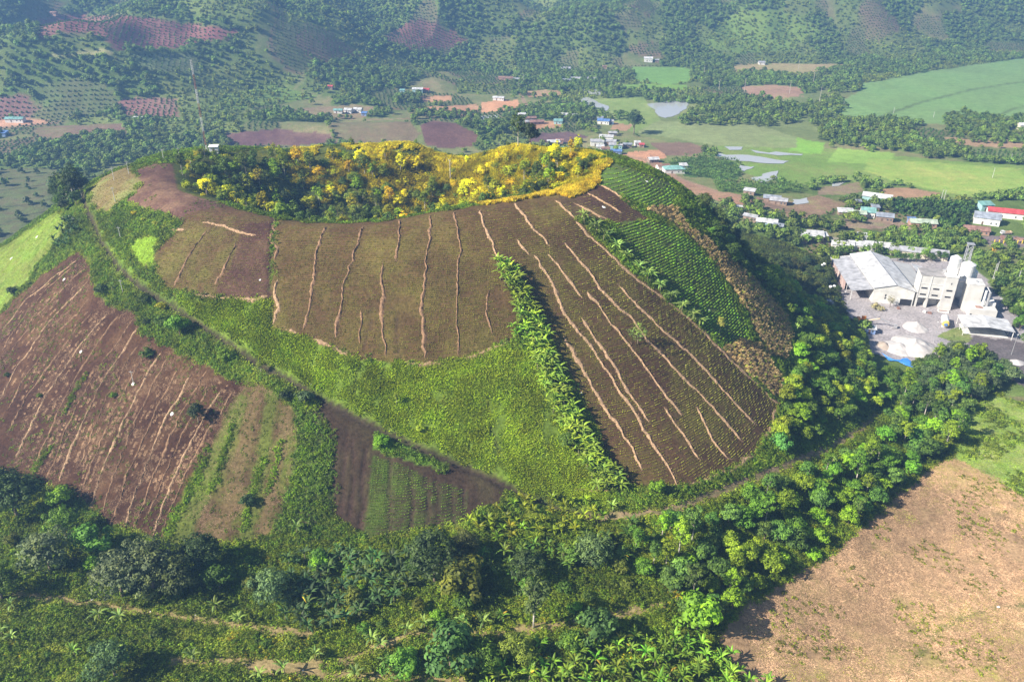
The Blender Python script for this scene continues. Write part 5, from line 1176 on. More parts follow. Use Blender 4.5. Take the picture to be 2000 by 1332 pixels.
vt_scatter(7.5, (.11,.17,.03), 'valley_light_trees', 'lighter trees mixed into the valley groves', .5, .9, .5)

# ------------------------------------------------------------------ village houses
def roofmat(name, c): return wmat(name, c, .55, .35, .42, 0, .4)
RC = dict(grey=roofmat('grey_sheet_roof', (.42,.42,.44)), white=roofmat('white_sheet_roof', (.60,.60,.60)), teal=roofmat('teal_sheet_roof', (.22,.42,.38)), green=roofmat('pale_green_roof', (.46,.54,.42)),
          red=roofmat('red_roof', (.55,.09,.09)), rust=roofmat('rusty_roof', (.33,.19,.15)), blue=roofmat('blue_roof', (.13,.24,.50)), brown=roofmat('brown_tile_roof', (.30,.18,.13)), slate=roofmat('slate_blue_roof', (.30,.33,.38)))
WC = dict(white=wmat('white_wall', (.74,.72,.68), .9, .4, .15), wood=wmat('weathered_board', (.30,.22,.17), .9, 1, .3), brick=wmat('brick_wall', (.42,.26,.19), .9, .8, .25), cream=wmat('cream_wall', (.66,.60,.46), .9, .4, .15), tealw=wmat('teal_wall', (.35,.55,.55), .8, .4, .15), bluew=wmat('blue_wall', (.22,.32,.55), .8, .4, .15))
M_DOOR = wmat('door_board', (.16,.11,.08), .8, 1, .2)
def corrug(b, quad, n, m):
    """raised seams of the roof sheets, running down the slope"""
def house(p, Lx, Ly, h, rz, roof, wall, typ, label, cat='house', rise=None, over=.5, nwin=2, group='houses of the valley village'):
    e = empty('house', (p[0], p[1], p[2]), rz, label, cat, group)
    x0, x1, y0, y1 = -Lx / 2, Lx / 2, -Ly / 2, Ly / 2; rise = rise if rise is not None else Ly * .22
    b = MB(); b.box(x0, x1, y0, y1, -1.2, h)
    if typ == 'gable': b.add([(x0, y0, h), (x0, y1, h), (x0, 0, h + rise), (x1, y0, h), (x1, y1, h), (x1, 0, h + rise)], [(0, 2, 1), (3, 4, 5)])
    b.obj('wall', WC[wall], e)
    r = MB(); o = over
    if typ == 'gable':
        k = rise * o / (Ly / 2)
        r.sheet([(x0 - o, y0 - o, h - k + .06), (x1 + o, y0 - o, h - k + .06), (x1 + o, 0, h + rise + .06), (x0 - o, 0, h + rise + .06)], .08)
        r.sheet([(x1 + o, y1 + o, h - k + .06), (x0 - o, y1 + o, h - k + .06), (x0 - o, 0, h + rise + .06), (x1 + o, 0, h + rise + .06)], .08)
        n = int(Lx / 1.1)
        for i in range(n + 1):
            x = x0 - o + (Lx + 2 * o) * i / n
            for s in (-1, 1): r.cyl((x, s * (Ly / 2 + o), h - k + .1), (x, 0, h + rise + .1), .045, n=4)
    elif typ == 'hip':
        d = min(Lx * .3, Ly * .5); zz = h + rise
        v = [(x0 - o, y0 - o, h), (x1 + o, y0 - o, h), (x1 + o, y1 + o, h), (x0 - o, y1 + o, h), (x0 + d, 0, zz), (x1 - d, 0, zz)]
        r.add(v, [(0, 1, 5, 4), (2, 3, 4, 5), (1, 2, 5), (3, 0, 4), (0, 3, 2, 1)])
    else:
        r.sheet([(x0 - o, y0 - o, h + .08), (x1 + o, y0 - o, h + .08), (x1 + o, y1 + o, h + rise + .1), (x0 - o, y1 + o, h + rise + .1)], .1)
        MB().add([(x0, y0, h), (x0, y1, h), (x0, y1, h + rise), (x1, y0, h), (x1, y1, h), (x1, y1, h + rise)], [(0, 2, 1), (3, 4, 5), (1, 2, 5, 4)]).obj('gable_wall', WC[wall], e)
    r.obj('roof', RC[roof], e)
    dx = x0 + Lx * (.35 if nwin else .5)
    MB().box(dx - .5, dx + .5, y0 - .04, y0 + .1, 0, 2.1).obj('door', M_DOOR, e)
    for i in range(nwin):
        wx = x0 + Lx * (.68 + .2 * i) if i < 2 else x0 + Lx * .12
        MB().box(wx - .45, wx + .45, y0 - .04, y0 + .1, 1.0, 2.0).obj('window', M_GLASS, e)
    return e
HS = [ # px, py, Lx, Ly, h, rot, roof, wall, type, label
 (31,238,19,7,3,8,'teal','white','gable','long low house with a teal roof at the far left of the valley'), (6,266,10,6,3,0,'blue','bluew','shed','small blue shed house at the left picture edge'),
 (272,237,10,6,3,-5,'white','white','gable','white house below the dark ploughed plot behind the mast'), (290,236,5,4,2.6,0,'teal','white','shed','small teal annex beside the white house behind the mast'), (646,174,6,5,3,0,'red','wood','gable','red roofed hut alone among the trees of the far slope'),
 (661,221,10,6,3,5,'teal','white','gable','teal roofed house, left one of three behind the crater'), (681,220,9,7,3,-4,'white','white','gable','white roofed house, middle one of three behind the crater'), (700,219,10,7,3,-8,'white','white','gable','white roofed house, right one of three behind the crater'), (712,226,6,5,2.6,0,'blue','bluew','shed','little blue shed right of the three houses behind the crater'),
 (106,30,9,6,3,0,'brown','brick','gable','tiny house on the crest of the red hill field'),
 (816,180,14,8,3.4,6,'white','tealw','gable','teal and white house by the tan dirt ground'), (833,180,8,6,3,0,'red','brick','gable','red brick house beside the teal and white one'), (786,182,6,5,3,0,'teal','tealw','shed','small teal hut left of the teal and white house'),
 (974,196,15,7,3,-3,'white','white','gable','white barn alone on the orange dirt square'), (988,157,22,8,3.2,-4,'brown','brick','gable','long brown roofed house at the end of the dirt road'), (1008,160,9,6,3,0,'grey','brick','shed','grey shed next to the long brown house'),
 (1104,139,16,9,3.5,10,'grey','wood','gable','grey roofed house among trees at the foot of the far hill'), (1108,162,14,8,3.2,0,'slate','wood','gable','slate coloured roof, left one of the row below the far hill'), (1124,160,15,9,4,5,'grey','white','gable','grey roofed house in the middle of the row below the far hill'), (1154,158,18,8,3,-5,'grey','white','gable','long pale roof at the right of the row below the far hill'),
 (1266,120,14,10,4,0,'white','white','gable','white house at the left corner of the paddy fields'), (1283,122,7,5,3,0,'grey','wood','shed','grey shed right of the white house by the paddy fields'), (1181,134,7,5,3,0,'brown','brick','gable','reddish hut between trees left of the paddy fields'),
 (1019,232,9,7,4.5,10,'white','white','gable','tall white house with white roof above the village group'), (1036,236,13,7,3,20,'brown','wood','gable','brown roofed house right of the tall white one'), (1048,243,17,7,3,22,'rust','wood','gable','long rusty roof sloping beside the brown roofed house'), (1033,243,9,6,3,20,'grey','wood','gable','grey roofed hut below the brown roofed house'),
 (1104,229,12,6,3,0,'white','white','gable','white roof half hidden by trees in the upper village'), (1124,231,13,7,3,-6,'grey','white','gable','pale grey roof beside the half hidden white one'), (1090,242,10,6,3,0,'teal','tealw','shed','faded teal shed under the village trees'),
 (1172,237,7,5,3.4,0,'slate','bluew','shed','small slate box house behind the blue gabled one'), (1179,242,14,8,3.4,-8,'blue','white','gable','blue gabled house standing in the meadow'), (1193,243,6,5,3,0,'grey','bluew','shed','grey annex on the right of the blue gabled house'), (1196,265,9,6,2.8,10,'grey','wood','gable','old grey hut left of the big round tree'),
 (1081,284,13,6,3,12,'white','wood','shed','white sheet roof just behind the crater rim'), (1093,280,8,5,3,0,'rust','brick','gable','rusty roof behind the white sheet roof at the rim'), (1099,294,6,5,2.6,0,'teal','tealw','hip','tiny turquoise roof close behind the crater rim'),
 (1166,284,14,8,4,4,'grey','white','gable','largest grey roof on the left of the village core'), (1188,284,16,7,4,-3,'grey','brick','gable','long grey and brick house in the village core'), (1184,275,15,6,3.6,-6,'white','white','shed','white lean roof at the back of the village core'), (1172,293,8,5,3,0,'white','white','shed','white shed at the front left of the village core'),
 (1183,296,8,6,3,0,'brown','wood','gable','dark wooden hut at the front of the village core'), (1202,290,14,7,3.6,0,'grey','tealw','gable','pale teal house on the right of the village core'), (1203,301,11,6,3,0,'blue','bluew','gable','bright blue roof at the front of the village core'), (1225,288,9,5,3,5,'slate','wood','gable','slate hut right of the village core'),
 (1244,285,6,6,3.4,8,'white','white','gable','small white gable house by the orange shed'), (1253,288,5,4,2.6,0,'red','brick','shed','orange-red shed beside the small white gable house'),
 (1275,317,10,7,3,18,'white','wood','gable','grey white hut at the bend of the village road'), (1294,332,10,7,3.4,20,'brown','white','gable','brown gabled hut attached left of the teal villa'), (1315,337,17,10,3.6,12,'teal','white','hip','large teal hipped roof villa by the banana plantation'), (1334,332,6,5,3.8,12,'white','white','shed','white water tank house behind the teal villa'),
 (1463,380,8,5,3,-20,'white','wood','shed','white lean hut among the trees under the banana plantation'), (1507,393,12,7,3,-10,'slate','wood','gable','slate blue house on a brown yard, the left of two joined'), (1520,398,12,7,3,-14,'grey','wood','gable','grey blue house on a brown yard, the right of two joined'),
 (1712,392,20,9,3.5,-22,'white','tealw','gable','large white roof with teal walls behind the orchard'), (1650,420,10,6,2.6,-3,'white','wood','shed','low pale carport roof left of the green roofed brick house'), (1671,424,12,7,3.2,-4,'green','brick','gable','brick house with a pale green roof and a dark door'),
 (1693,422,9,10,4,-10,'teal','white','gable','tall white house with a teal gable roof'), (1708,412,5,5,3,0,'slate','wood','shed','slate annex behind the teal gable roof'), (1726,430,11,8,3.4,-12,'slate','wood','gable','slate roofed house with a brown yard at the front'), (1675,404,3.5,3,4,0,'slate','wood','shed','small grey tower shed behind the pale green roof'),
 (1800,441,17,8,3,-3,'green','brick','gable','long brick house with a pale green roof in front of the orchard'), (1780,437,5,5,2.6,0,'blue','bluew','shed','small blue lean-to at the end of the long brick house'),
 (1925,435,16,12,4.5,-20,'slate','white','gable','big white house with a tall slate gable at the right edge'), (1966,424,26,9,4,-14,'red','white','gable','long building with a bright red roof at the right edge'), (1905,455,15,8,3,-12,'rust','brick','gable','rusty roofed shed below the big white house'), (1923,410,9,6,4,10,'teal','tealw','shed','teal shed behind the big white house'),
 (1497,440,13,7,3,-12,'white','tealw','gable','white roofed house near the shaded hill flank'), (1513,448,10,6,3,-16,'slate','bluew','gable','blue walled house below the white roofed one near the hill flank'), (1466,430,9,5,3,-30,'grey','wood','gable','long grey hut squeezed between trees and the hill'), (1440,413,6,4,2.6,0,'white','wood','shed','tiny white shack at the foot of the shaded hill'),
 (1580,467,17,7,3,-4,'white','wood','shed','low open white sheet roof above the factory'), (1603,467,7,5,2.6,5,'white','wood','shed','small white sheet roof beside the low open one'),
 (1937,242,9,7,3,0,'teal','tealw','gable','teal hut hidden in the grove at the right'), (1970,243,11,7,3,0,'brown','cream','gable','orange roofed house in the grove at the right'), (1998,254,12,9,5,0,'white','cream','gable','cream house at the right picture edge in the grove'), (1487,126,11,7,3,0,'grey','white','gable','white roofed farm at the foot of the green far hill'),
 (1925,233,0,0,0,0,None,None,None,None)]
for px, py, Lx, Ly, h, rz, ro, wa, ty, lab in HS:
    if lab: house(P(px, py, 430 if py < 345 else 0), Lx * (.92 if py > 330 else .8), Ly * (.92 if py > 330 else .82), h, R(rz) - .12, ro, wa, ty, lab, nwin=2 if Lx > 8 else 1)

# ------------------------------------------------------------------ cement works
O_ = np.array(W(1702, 590, 0)[:2]); A_ = np.array(W(1780, 598, 0)[:2]); FA = math.atan2(A_[1] - O_[1], A_[0] - O_[0])
def at(u, v, z=0):
    c, s = math.cos(FA), math.sin(FA); x, y = O_[0] + u * c - v * s, O_[1] + u * s + v * c
    return (x, y, (float(H(x, y)) if z == 0 else z))
SHR = -6.6 / 45
def sk(u, v, z): return (u + SHR * v, v, z)
GRP = None
e = empty('factory_shed', at(0, 0), FA, 'huge white gable roofed shed of the works with two low wings', 'factory hall')
b = MB(); b.add([sk(0,0,-1), sk(19,0,-1), sk(19,46,-1), sk(0,46,-1), sk(0,0,8), sk(19,0,8), sk(19,46,8), sk(0,46,8), sk(9.5,0,10.6), sk(9.5,46,10.6)],
   [(0,1,5,8,4), (1,2,6,5), (2,3,7,9,6), (3,0,4,7)])
b.obj('wall', wmat('pale_render_wall', (.66,.65,.61), .9, .25, .25), e)
rf = MB(); nb = 8
for i in range(nb):
    v0, v1 = -.6 + 47.2 * i / nb, -.6 + 47.2 * (i + 1) / nb; dz = .02 * (i % 2)
    for a, c in ((sk, 0),):
        s_ = MB().sheet([sk(-.7, v0, 7.95 + dz), sk(9.5, v0, 10.75 + dz), sk(9.5, v1, 10.75 + dz), sk(-.7, v1, 7.95 + dz)][::-1], -.1).obj('roof_panel', RC['white'], e)
        s_ = MB().sheet([sk(19.7, v0, 7.95 + dz), sk(9.5, v0, 10.75 + dz), sk(9.5, v1, 10.75 + dz), sk(19.7, v1, 7.95 + dz)], -.1).obj('roof_panel', RC['white'], e)
MB().sheet([sk(-10.5,0,5.0), sk(-.3,0,7.0), sk(-.3,46,7.0), sk(-10.5,46,5.0)], -.1).obj('wing_roof', RC['grey'], e)
for i in range(6):
    v = i * 9.1
    MB().add(*(lambda m: (m.v, m.f))(MB().cyl(sk(-10.2, v, -.5), sk(-10.2, v, 5.3), .16, n=6))).obj('post', M_CONC, e)
MB().add([sk(-10.3,12,0), sk(-10.3,46,0), sk(-10.3,46,5.2), sk(-10.3,12,5.2)], [(0,1,2,3)]).obj('side_wall', wmat('stained_sheet', (.5,.36,.32), .9, .3, .4), e)
MB().add([sk(-10.2,45.8,0), sk(-.2,45.8,0), sk(-.2,45.8,7.5), sk(-10.2,45.8,5.2)], [(0,1,2,3)]).obj('back_wall', M_CONC, e)
MB().sheet([sk(19.2,9,6.6), sk(30,22,5.2), sk(31,46,5.2), sk(19.2,46,6.6)], .1).obj('wing_roof', wmat('grey_sheet', (.45,.45,.44), .6, .3, .15), e)
MB().sheet([sk(30.3,26,5.9), sk(39,32,4.6), sk(37,46,4.6), sk(31.2,46,5.9)], .1).obj('wing_roof', RC['white'], e)
MB().add([sk(30,24,0), sk(39,32,0), sk(39,32,4.5), sk(30,24,5.7)], [(0,1,2,3)]).obj('wing_wall', M_CONC, e)
MB().add([sk(39,32,0), sk(37,46,0), sk(37,46,4.5), sk(39,32,4.5)], [(0,1,2,3)]).obj('wing_wall', M_CONC, e)
MB().box(5.6, 6.2, -.06, .1, 3.8, 5.0).obj('window', M_DARK, e); MB().box(5.6, 6.2, -.06, .1, 2.4, 3.5).obj('window', M_DARK, e)
MB().box(13.0, 18.4, -.08, .15, 0, 3.4).obj('gate_opening', M_DARK, e)
e = empty('mill_block', at(20, 0), FA, 'tall concrete block with rows of slit windows next to the big shed', 'factory building')
cw = wmat('block_render', (.60,.585,.55), .92, .22, .18)
b = MB()
b.box(0, 11.2, 0.02, 10, 5.0, 17); b.box(0, .8, 0.02, 10, -1, 5.0); b.box(4.6, 5.6, 0.02, 10, -1, 5.0); b.box(.8, 4.6, 5, 10, -1, 5.0); b.box(5.6, 11.2, 5, 10, -1, 5.0); b.obj('wall', cw, e)
MB().box(11.2, 16.6, -.5, 9, -1, 17.2).obj('stair_wall', cw, e)
MB().box(-.15, 11.35, -.2, 10.2, 17, 17.35).obj('roof', wmat('stained_flat_roof', (.36,.34,.33), .95, .3, .4), e); MB().box(11.0, 16.8, -.7, 9.2, 17.35, 17.6).obj('roof', M_CONC, e)
MB().box(12, 16, 2, 6.5, 17.6, 20.4).obj('penthouse', WC['white'], e)
b = MB().cyl((11, 5, 17.6), (11, 5, 19.4), .8, n=10); b.obj('roof_tank', M_METAL, e)
for u_ in (2.6, 8.0): 
    for z_ in (6.6, 10): MB().box(u_ - 1.4, u_ + 1.4, -.08, .2, z_, z_ + .75).obj('window', M_DARK, e)
for z_ in (6.6, 10): MB().box(12.5, 15.2, -.58, -.3, z_, z_ + .75).obj('window', M_DARK, e)
MB().box(13.9, 14.3, -.58, -.3, 13.6, 14.5).obj('window', M_DARK, e)
for z_ in (5.2, 12.6): MB().box(-.1, 11.25, -.14, .05, z_, z_ + .22).obj('ledge', M_CONC, e)
for u_ in (-.05, 4.9, 11): MB().box(u_, u_ + .35, -.2, .05, 5.0, 17).obj('pilaster', M_CONC, e)
def silo(u, v, r, h, label, ct=1.2):
    e = empty('silo', at(u, v), FA, label, 'silo')
    MB().cyl((0,0,3), (0,0,h), r, n=24).cyl((0,0,h), (0,0,h + ct), r, r * .3, n=24).obj('tank', M_WHITE, e, smooth=False)
    MB().cyl((0,0,.6), (0,0,3), r * .25, r, n=24).obj('hopper', M_WHITE, e)
    for i in range(4): a = i * math.pi / 2 + .4; MB().cyl((r * .9 * math.cos(a), r * .9 * math.sin(a), -.5), (r * .9 * math.cos(a), r * .9 * math.sin(a), 3.4), .16, n=6).obj('leg', M_METAL, e)
    for z_ in np.arange(5, h, 2.8): MB().cyl((0,0,z_), (0,0,z_ + .12), r + .05, n=24).obj('hoop', M_METAL, e)
silo(43.5, 14, 3.3, 20, 'wide white silo, the front one of the two'); silo(37.6, 16, 2.6, 22, 'slim white silo standing behind the wide one')
silo(47.2, 17, 2.2, 15.5, 'grey white silo on the right behind the wide one')
e = empty('hoist_tower', at(43, 18), FA, 'steel lattice hoist tower rising above the silos', 'steel tower')
for i, (sx, sy) in enumerate(((-1,-1),(1,-1),(1,1),(-1,1))): MB().cyl((sx * 1.4, sy * 1.4, 0), (sx * 1.1, sy * 1.1, 29), .2, n=6).obj('leg', M_METAL, e)
for k_ in range(10):
    z_ = 2 + k_ * 2.7
    b = MB()
    for (a, c) in (((-1,-1),(1,-1)),((1,-1),(1,1)),((1,1),(-1,1)),((-1,1),(-1,-1))):
        b.cyl((a[0] * 1.3, a[1] * 1.3, z_), (c[0] * 1.3, c[1] * 1.3, z_), .1, n=5); b.cyl((a[0] * 1.3, a[1] * 1.3, z_), (c[0] * 1.25, c[1] * 1.25, z_ + 2.5), .09, n=5)
    b.obj('brace', M_METAL, e)
MB().box(-1.7, 1.7, -1.7, 1.7, 29, 29.3).obj('platform', M_METAL, e)
MB().cyl((3.5,0,8), (1.2,0,24), .35, n=8).obj('pipe', M_METAL, e)
e = empty('tower_building', at(42, 0), FA, 'narrow concrete tower building with pipes in front of the silos', 'factory building')
MB().box(0, 7, 0, 8, -1, 14.5).obj('wall', cw, e); MB().box(-.1, 7.1, -.1, 8.1, 14.5, 14.85).obj('roof', M_CONC, e); MB().box(3.4, 4.2, 3, 3.8, 14.85, 15.6).obj('roof_vent', M_METAL, e)
MB().box(1.5, 13.5, -6.5, -.05, -1, 4.6).obj('base_block', cw, e); MB().box(7.05, 14, -.02, 7, -1, 6.0).obj('side_block', M_CONC, e)
MB().cyl((7.6,-2.2,4.6), (7.6,-2.2,13), .55, n=10).obj('pipe', M_WHITE, e); MB().cyl((9.6,-1.4,4.6), (9.6,-1.4,12), .7, n=10).cyl((9.6,-1.4,12), (8.2,0,14), .3, n=8).obj('pipe', M_METAL, e)
MB().box(1.9, 2.7, -6.56, -6.4, 0, 2.0).obj('door', M_DARK, e); MB().box(4.4, 7.5, -4.8, -2.2, 4.6, 4.75).obj('rusty_deck', RC['rust'], e)
e = empty('canopy', at(36.5, -28.5), FA, 'open white canopy roof on posts beside the works road', 'canopy')
MB().sheet([(-.6,-.6,4.5), (10.3,-.6,5.7), (10.3,13.2,5.7), (-.6,13.2,4.5)], .1).obj('roof_panel', RC['white'], e); MB().sheet([(10.3,-.6,5.7), (21.2,-.6,4.5), (21.2,13.2,4.5), (10.3,13.2,5.7)], .1).obj('roof_panel', RC['white'], e)
for u_ in (0, 20.6):
    for v_ in (0, 6.3, 12.6): MB().cyl((u_, v_, -.8), (u_, v_, 4.5), .17, n=6).obj('post', M_CONC, e)
for v_ in (0, 6.3, 12.6): MB().cyl((0, v_, 4.3), (10.3, v_, 5.5), .1, n=5).cyl((10.3, v_, 5.5), (20.6, v_, 4.3), .1, n=5).obj('truss', M_METAL, e)
MB().box(1, 20, 2, 13, -.3, .1).obj('floor_slab', M_CONC, e); MB().box(5, 20, 12.4, 12.6, .1, 3.2).obj('back_wall', M_DARK, e)
e = empty('tank', at(30.5, -19), FA + R(83), 'white cylindrical tank with a yellow end lying in the yard', 'tank')
MB().cyl((-3.6,0,2.3), (3.8,0,2.3), 1.7, n=18).cyl((3.8,0,2.3), (4.6,0,2.3), 1.7, 1.0, n=18).obj('shell', M_WHITE, e)
MB().cyl((-4.6,0,2.2), (-3.6,0,2.3), 1.2, 1.72, n=18).obj('end_cap', wmat('yellow_paint', (.75,.55,.12), .7, .5, .2), e); MB().cyl((-5.0,0,2.1), (-4.6,0,2.15), .7, .9, n=12).obj('hatch', RC['blue'], e)
for x_ in (-2.4, 2.6): MB().box(x_ - .25, x_ + .25, -1.4, 1.4, -.6, 1.0).obj('saddle', M_CONC, e)
MB().cyl(sk(9.5, -.7, 10.9), sk(9.5, 46.7, 10.9), .22, n=6).obj('ridge_cap', M_METAL, [o for o in bpy.data.objects if o.name.startswith('factory_shed')][0])
e = empty('conveyor', at(38, 6), FA, 'inclined conveyor gallery between the concrete block and the tower building', 'conveyor')
MB().box(-.8, .8, -.8, .8, 0, .1).obj('foot', M_CONC, e); b = MB().cyl((-1.5, 3, 12.5), (5.0, 1.5, 13.5), .7, n=6); b.obj('gallery', M_METAL, e); MB().cyl((1.5, 2.2, -.3), (1.5, 2.2, 12.4), .18, n=6).obj('post', M_METAL, e)
for q_, (u0, v0) in enumerate([(2, -6), (4, -7.5), (12, -5), (24, -6), (26, -7)]):
    tag(MB().box(-.9, .9, -.6, .6, -.1, .5).box(-.8, .7, -.5, .5, .5, .9).obj('pallet_stack', M_CONC if q_ % 2 else RC['rust'], None), ['grey stack left of the shed gate', 'rusty stack before the shed wall', 'grey stack in front of the shed gate', 'rusty stack before the concrete block', 'grey stack at the corner of the concrete block'][q_], 'stack')
    o_ = [o for o in bpy.data.objects if o.name.startswith('pallet_stack')][-1]; o_.location = at(u0, v0); o_.rotation_euler = (0, 0, q_ * .7)
# row of low buildings behind
house(at(3, 76), 15, 7, 3.2, FA, 'white', 'white', 'gable', 'white roofed low building behind the shed, the middle one of the back row', 'building', group='low buildings behind the works')
house(at(-8, 74), 12, 6, 3.0, FA, 'white', 'white', 'gable', 'white low building at the left end of the back row', 'building', group='low buildings behind the works')
house(at(12, 77), 15, 8, 3.4, FA, 'white', 'white', 'gable', 'white gable building right behind the big shed in the back row', 'building', group='low buildings behind the works')
house(at(33, 74), 31, 7.5, 3.4, FA - .06, 'grey', 'cream', 'gable', 'very long pale roof behind the works at the right of the back row', 'building', group='low buildings behind the works')
house(at(4, 88), 5, 4, 3.4, FA, 'white', 'white', 'shed', 'small white cube building above the back row', 'building', group='low buildings behind the works')
house(P(1699, 650), 4, 3, 2.6, FA, 'white', 'bluew', 'shed', 'small white cabin at the edge of the stone yard', 'cabin', group='small cabins of the works', nwin=1)
# stock piles
def pile(p, rx, ry, h, m, label, seed, cat='stockpile', nn='stockpile'):
    rg = random.Random(seed); V = []; F = []; n = 40; k = 12
    for j in range(k + 1):
        t = j / k
        for i in range(n):
            a = 2 * math.pi * i / n; rr = (t) * (1 + .22 * (float(vnoise(math.cos(a) * 2 + seed * 5, math.sin(a) * 2 + seed, 5)) - .5)); x = p[0] + rx * rr * math.cos(a); y = p[1] + ry * rr * math.sin(a)
            z = float(H(x, y)) - .15 + h * (1 - t) ** .85 * (.8 + .4 * float(vnoise(x / 2.5, y / 2.5, seed))) + .25 * float(vnoise(x, y, seed + 2)) * (1 - t)
            V.append((x, y, z))
    for j in range(k):
        for i in range(n): F.append((j * n + i, (j + 1) * n + i, (j + 1) * n + (i + 1) % n, j * n + (i + 1) % n))
    return tag(link(bpy.data.objects.new(nn, mesh(nn, V, F, m, True))), label, cat)
M_SAND = wmat('crushed_stone', (.52,.49,.47), 1, .5, .2); M_SAND2 = wmat('brown_sand', (.42,.35,.29), 1, .5, .2)
pile(P(1785, 678), 9.5, 12, 3.8, M_SAND, 'largest pale crushed stone pile above the blue tarpaulin', 1); pile(P(1755, 680), 6.5, 8, 2.4, M_SAND, 'low pale stone pile on the left of the largest one', 2); pile(P(1728, 676), 3.6, 5, 1.8, M_SAND2, 'small brownish sand pile near the blue tarpaulin', 3)
pile(P(1788, 640), 5.5, 6.5, 2.8, M_SAND, 'light stone pile in the middle of the yard', 4); pile(P(1805, 680), 5, 7, 2.2, M_SAND, 'right hand slope of stone beside the lamp post', 5)
pile(P(1985, 708), 4, 3, 1.3, M_SAND, 'little white gravel pile beside the works road', 6); pile(P(1620, 590), 4, 4, 1.6, wmat('blue_grey_grit', (.4,.42,.46), 1, .5, .2), 'blue grey grit pile at the foot of the dark slope', 7)
# blue tarpaulin: a crumpled strip
tw = resample([P(a, c) for a, c in [(1718, 690), (1728, 700), (1745, 706), (1762, 711), (1782, 713)]], .8); V = []; F = []
for i, q in enumerate(tw):
    for k_ in range(7):
        x, y = q[0] - (k_ - 3) * .25, q[1] + (k_ - 3) * 1.25 * (.6 + .5 * math.sin(i * .35 + 1)); V.append((x, y, float(H(x, y)) + .3 + .5 * float(vnoise(x * .8, y * .8, 9)) + .12 * k_))
for i in range(len(tw) - 1):
    for k_ in range(6): a = i * 7 + k_; F.append((a, a + 7, a + 8, a + 1))
tag(link(bpy.data.objects.new('tarpaulin', mesh('tarpaulin', V, F, wmat('blue_plastic', (.06,.24,.72), .45, .8, .2), True))), 'long crumpled blue tarpaulin at the lower edge of the stone yard', 'tarpaulin')
# excavator, crane boom
M_OR = wmat('orange_paint', (.75,.27,.03), .55, 1, .2); M_TYRE = mat('rubber', (.03,.03,.03), .9)
e = empty('excavator', P(1683, 632), FA - .05, 'orange excavator with its long pale boom stretched over the yard', 'excavator')
for s in (-1, 1): MB().box(-2.3, 2.3, s * 1.5 - .35, s * 1.5 + .35, 0, 1.0).obj('track', M_TYRE, e)
MB().box(-2.6, 1.9, -1.5, 1.5, 1.05, 2.2).box(-2.7, -1.1, -1.4, 1.4, 2.2, 2.9).obj('body', M_OR, e); MB().box(-.4, 1.5, .3, 1.45, 2.2, 3.6).obj('cab', M_OR, e); MB().box(1.5, 1.56, .4, 1.35, 2.4, 3.4).obj('windscreen', M_GLASS, e.children[-1] if e.children[-1].name.startswith('cab') else [q for q in e.children if q.name.startswith('cab')][0])
MB().cyl((1.6,-.4,1.9), (7.5,-.4,4.0), .42, .32, 6).obj('boom', wmat('pale_boom', (.62,.5,.36), .7, 1, .2), e); MB().cyl((7.5,-.4,4.0), (14.5,-.4,1.6), .3, .2, 6).obj('arm', M_METAL, e); MB().box(14.2, 15.6, -1.1, .4, .3, 1.6).obj('bucket', M_METAL, e)
def truck(p, rz, cabm, bedm, label, L=6.5):
    e = empty('truck', p, rz, label, 'truck', 'trucks on the asphalt by the red roof')
    MB().box(-L / 2, L / 2, -1.0, 1.0, .6, .9).obj('chassis', M_METAL, e); MB().box(L / 2 - 1.8, L / 2, -1.05, 1.05, .9, 2.5).obj('cab', cabm, e); MB().box(L / 2 - .02, L / 2 + .03, -.9, .9, 1.6, 2.3).obj('windscreen', M_GLASS, [q for q in e.children if q.name.startswith('cab')][0])
    MB().box(-L / 2, L / 2 - 2.0, -1.15, -1.05, .92, 2.0).box(-L / 2, L / 2 - 2.0, 1.05, 1.15, .92, 2.0).box(-L / 2, -L / 2 + .1, -1.05, 1.05, .92, 2.0).box(-L / 2, L / 2 - 2.0, -1.05, 1.05, .9, 1.0).obj('bed', bedm, e)
    for x_ in (-L / 2 + 1.0, L / 2 - 1.1):
        for s in (-1, 1): MB().cyl((x_, s * .8, .5), (x_, s * 1.12, .5), .5, n=12).obj('wheel', M_TYRE, e)
truck(P(1964, 458), R(185), WC['white'], wmat('tan_paint', (.6,.45,.3), .7, 1, .2), 'white cabbed truck with a tan bed parked under the trees')
truck(P(1958, 470), R(75), RC['rust'], RC['rust'], 'rusty red truck parked on the asphalt yard', 6)
truck(P(1990, 472), R(-60), RC['rust'], RC['brown'], 'brown truck at the right end of the asphalt yard', 5.5)
M_YEL = wmat('yellow_post_paint', (.75,.55,.05), .7, 1, .2)
yp = [P(x, 475 + (x - 1940) * .02) for x in range(1942, 2000, 9)]
for i, p in enumerate(yp):
    tag(MB().cyl((p.x, p.y, p.z - .3), (p.x, p.y, p.z + 1.9), .32, n=8).cyl((p.x, p.y, p.z + 1.9), (p.x, p.y, p.z + 2.2), .42, .1, 8).obj('bollard', M_YEL), 'yellow gate post in the row below the asphalt yard', 'post', 'yellow posts below the asphalt yard')
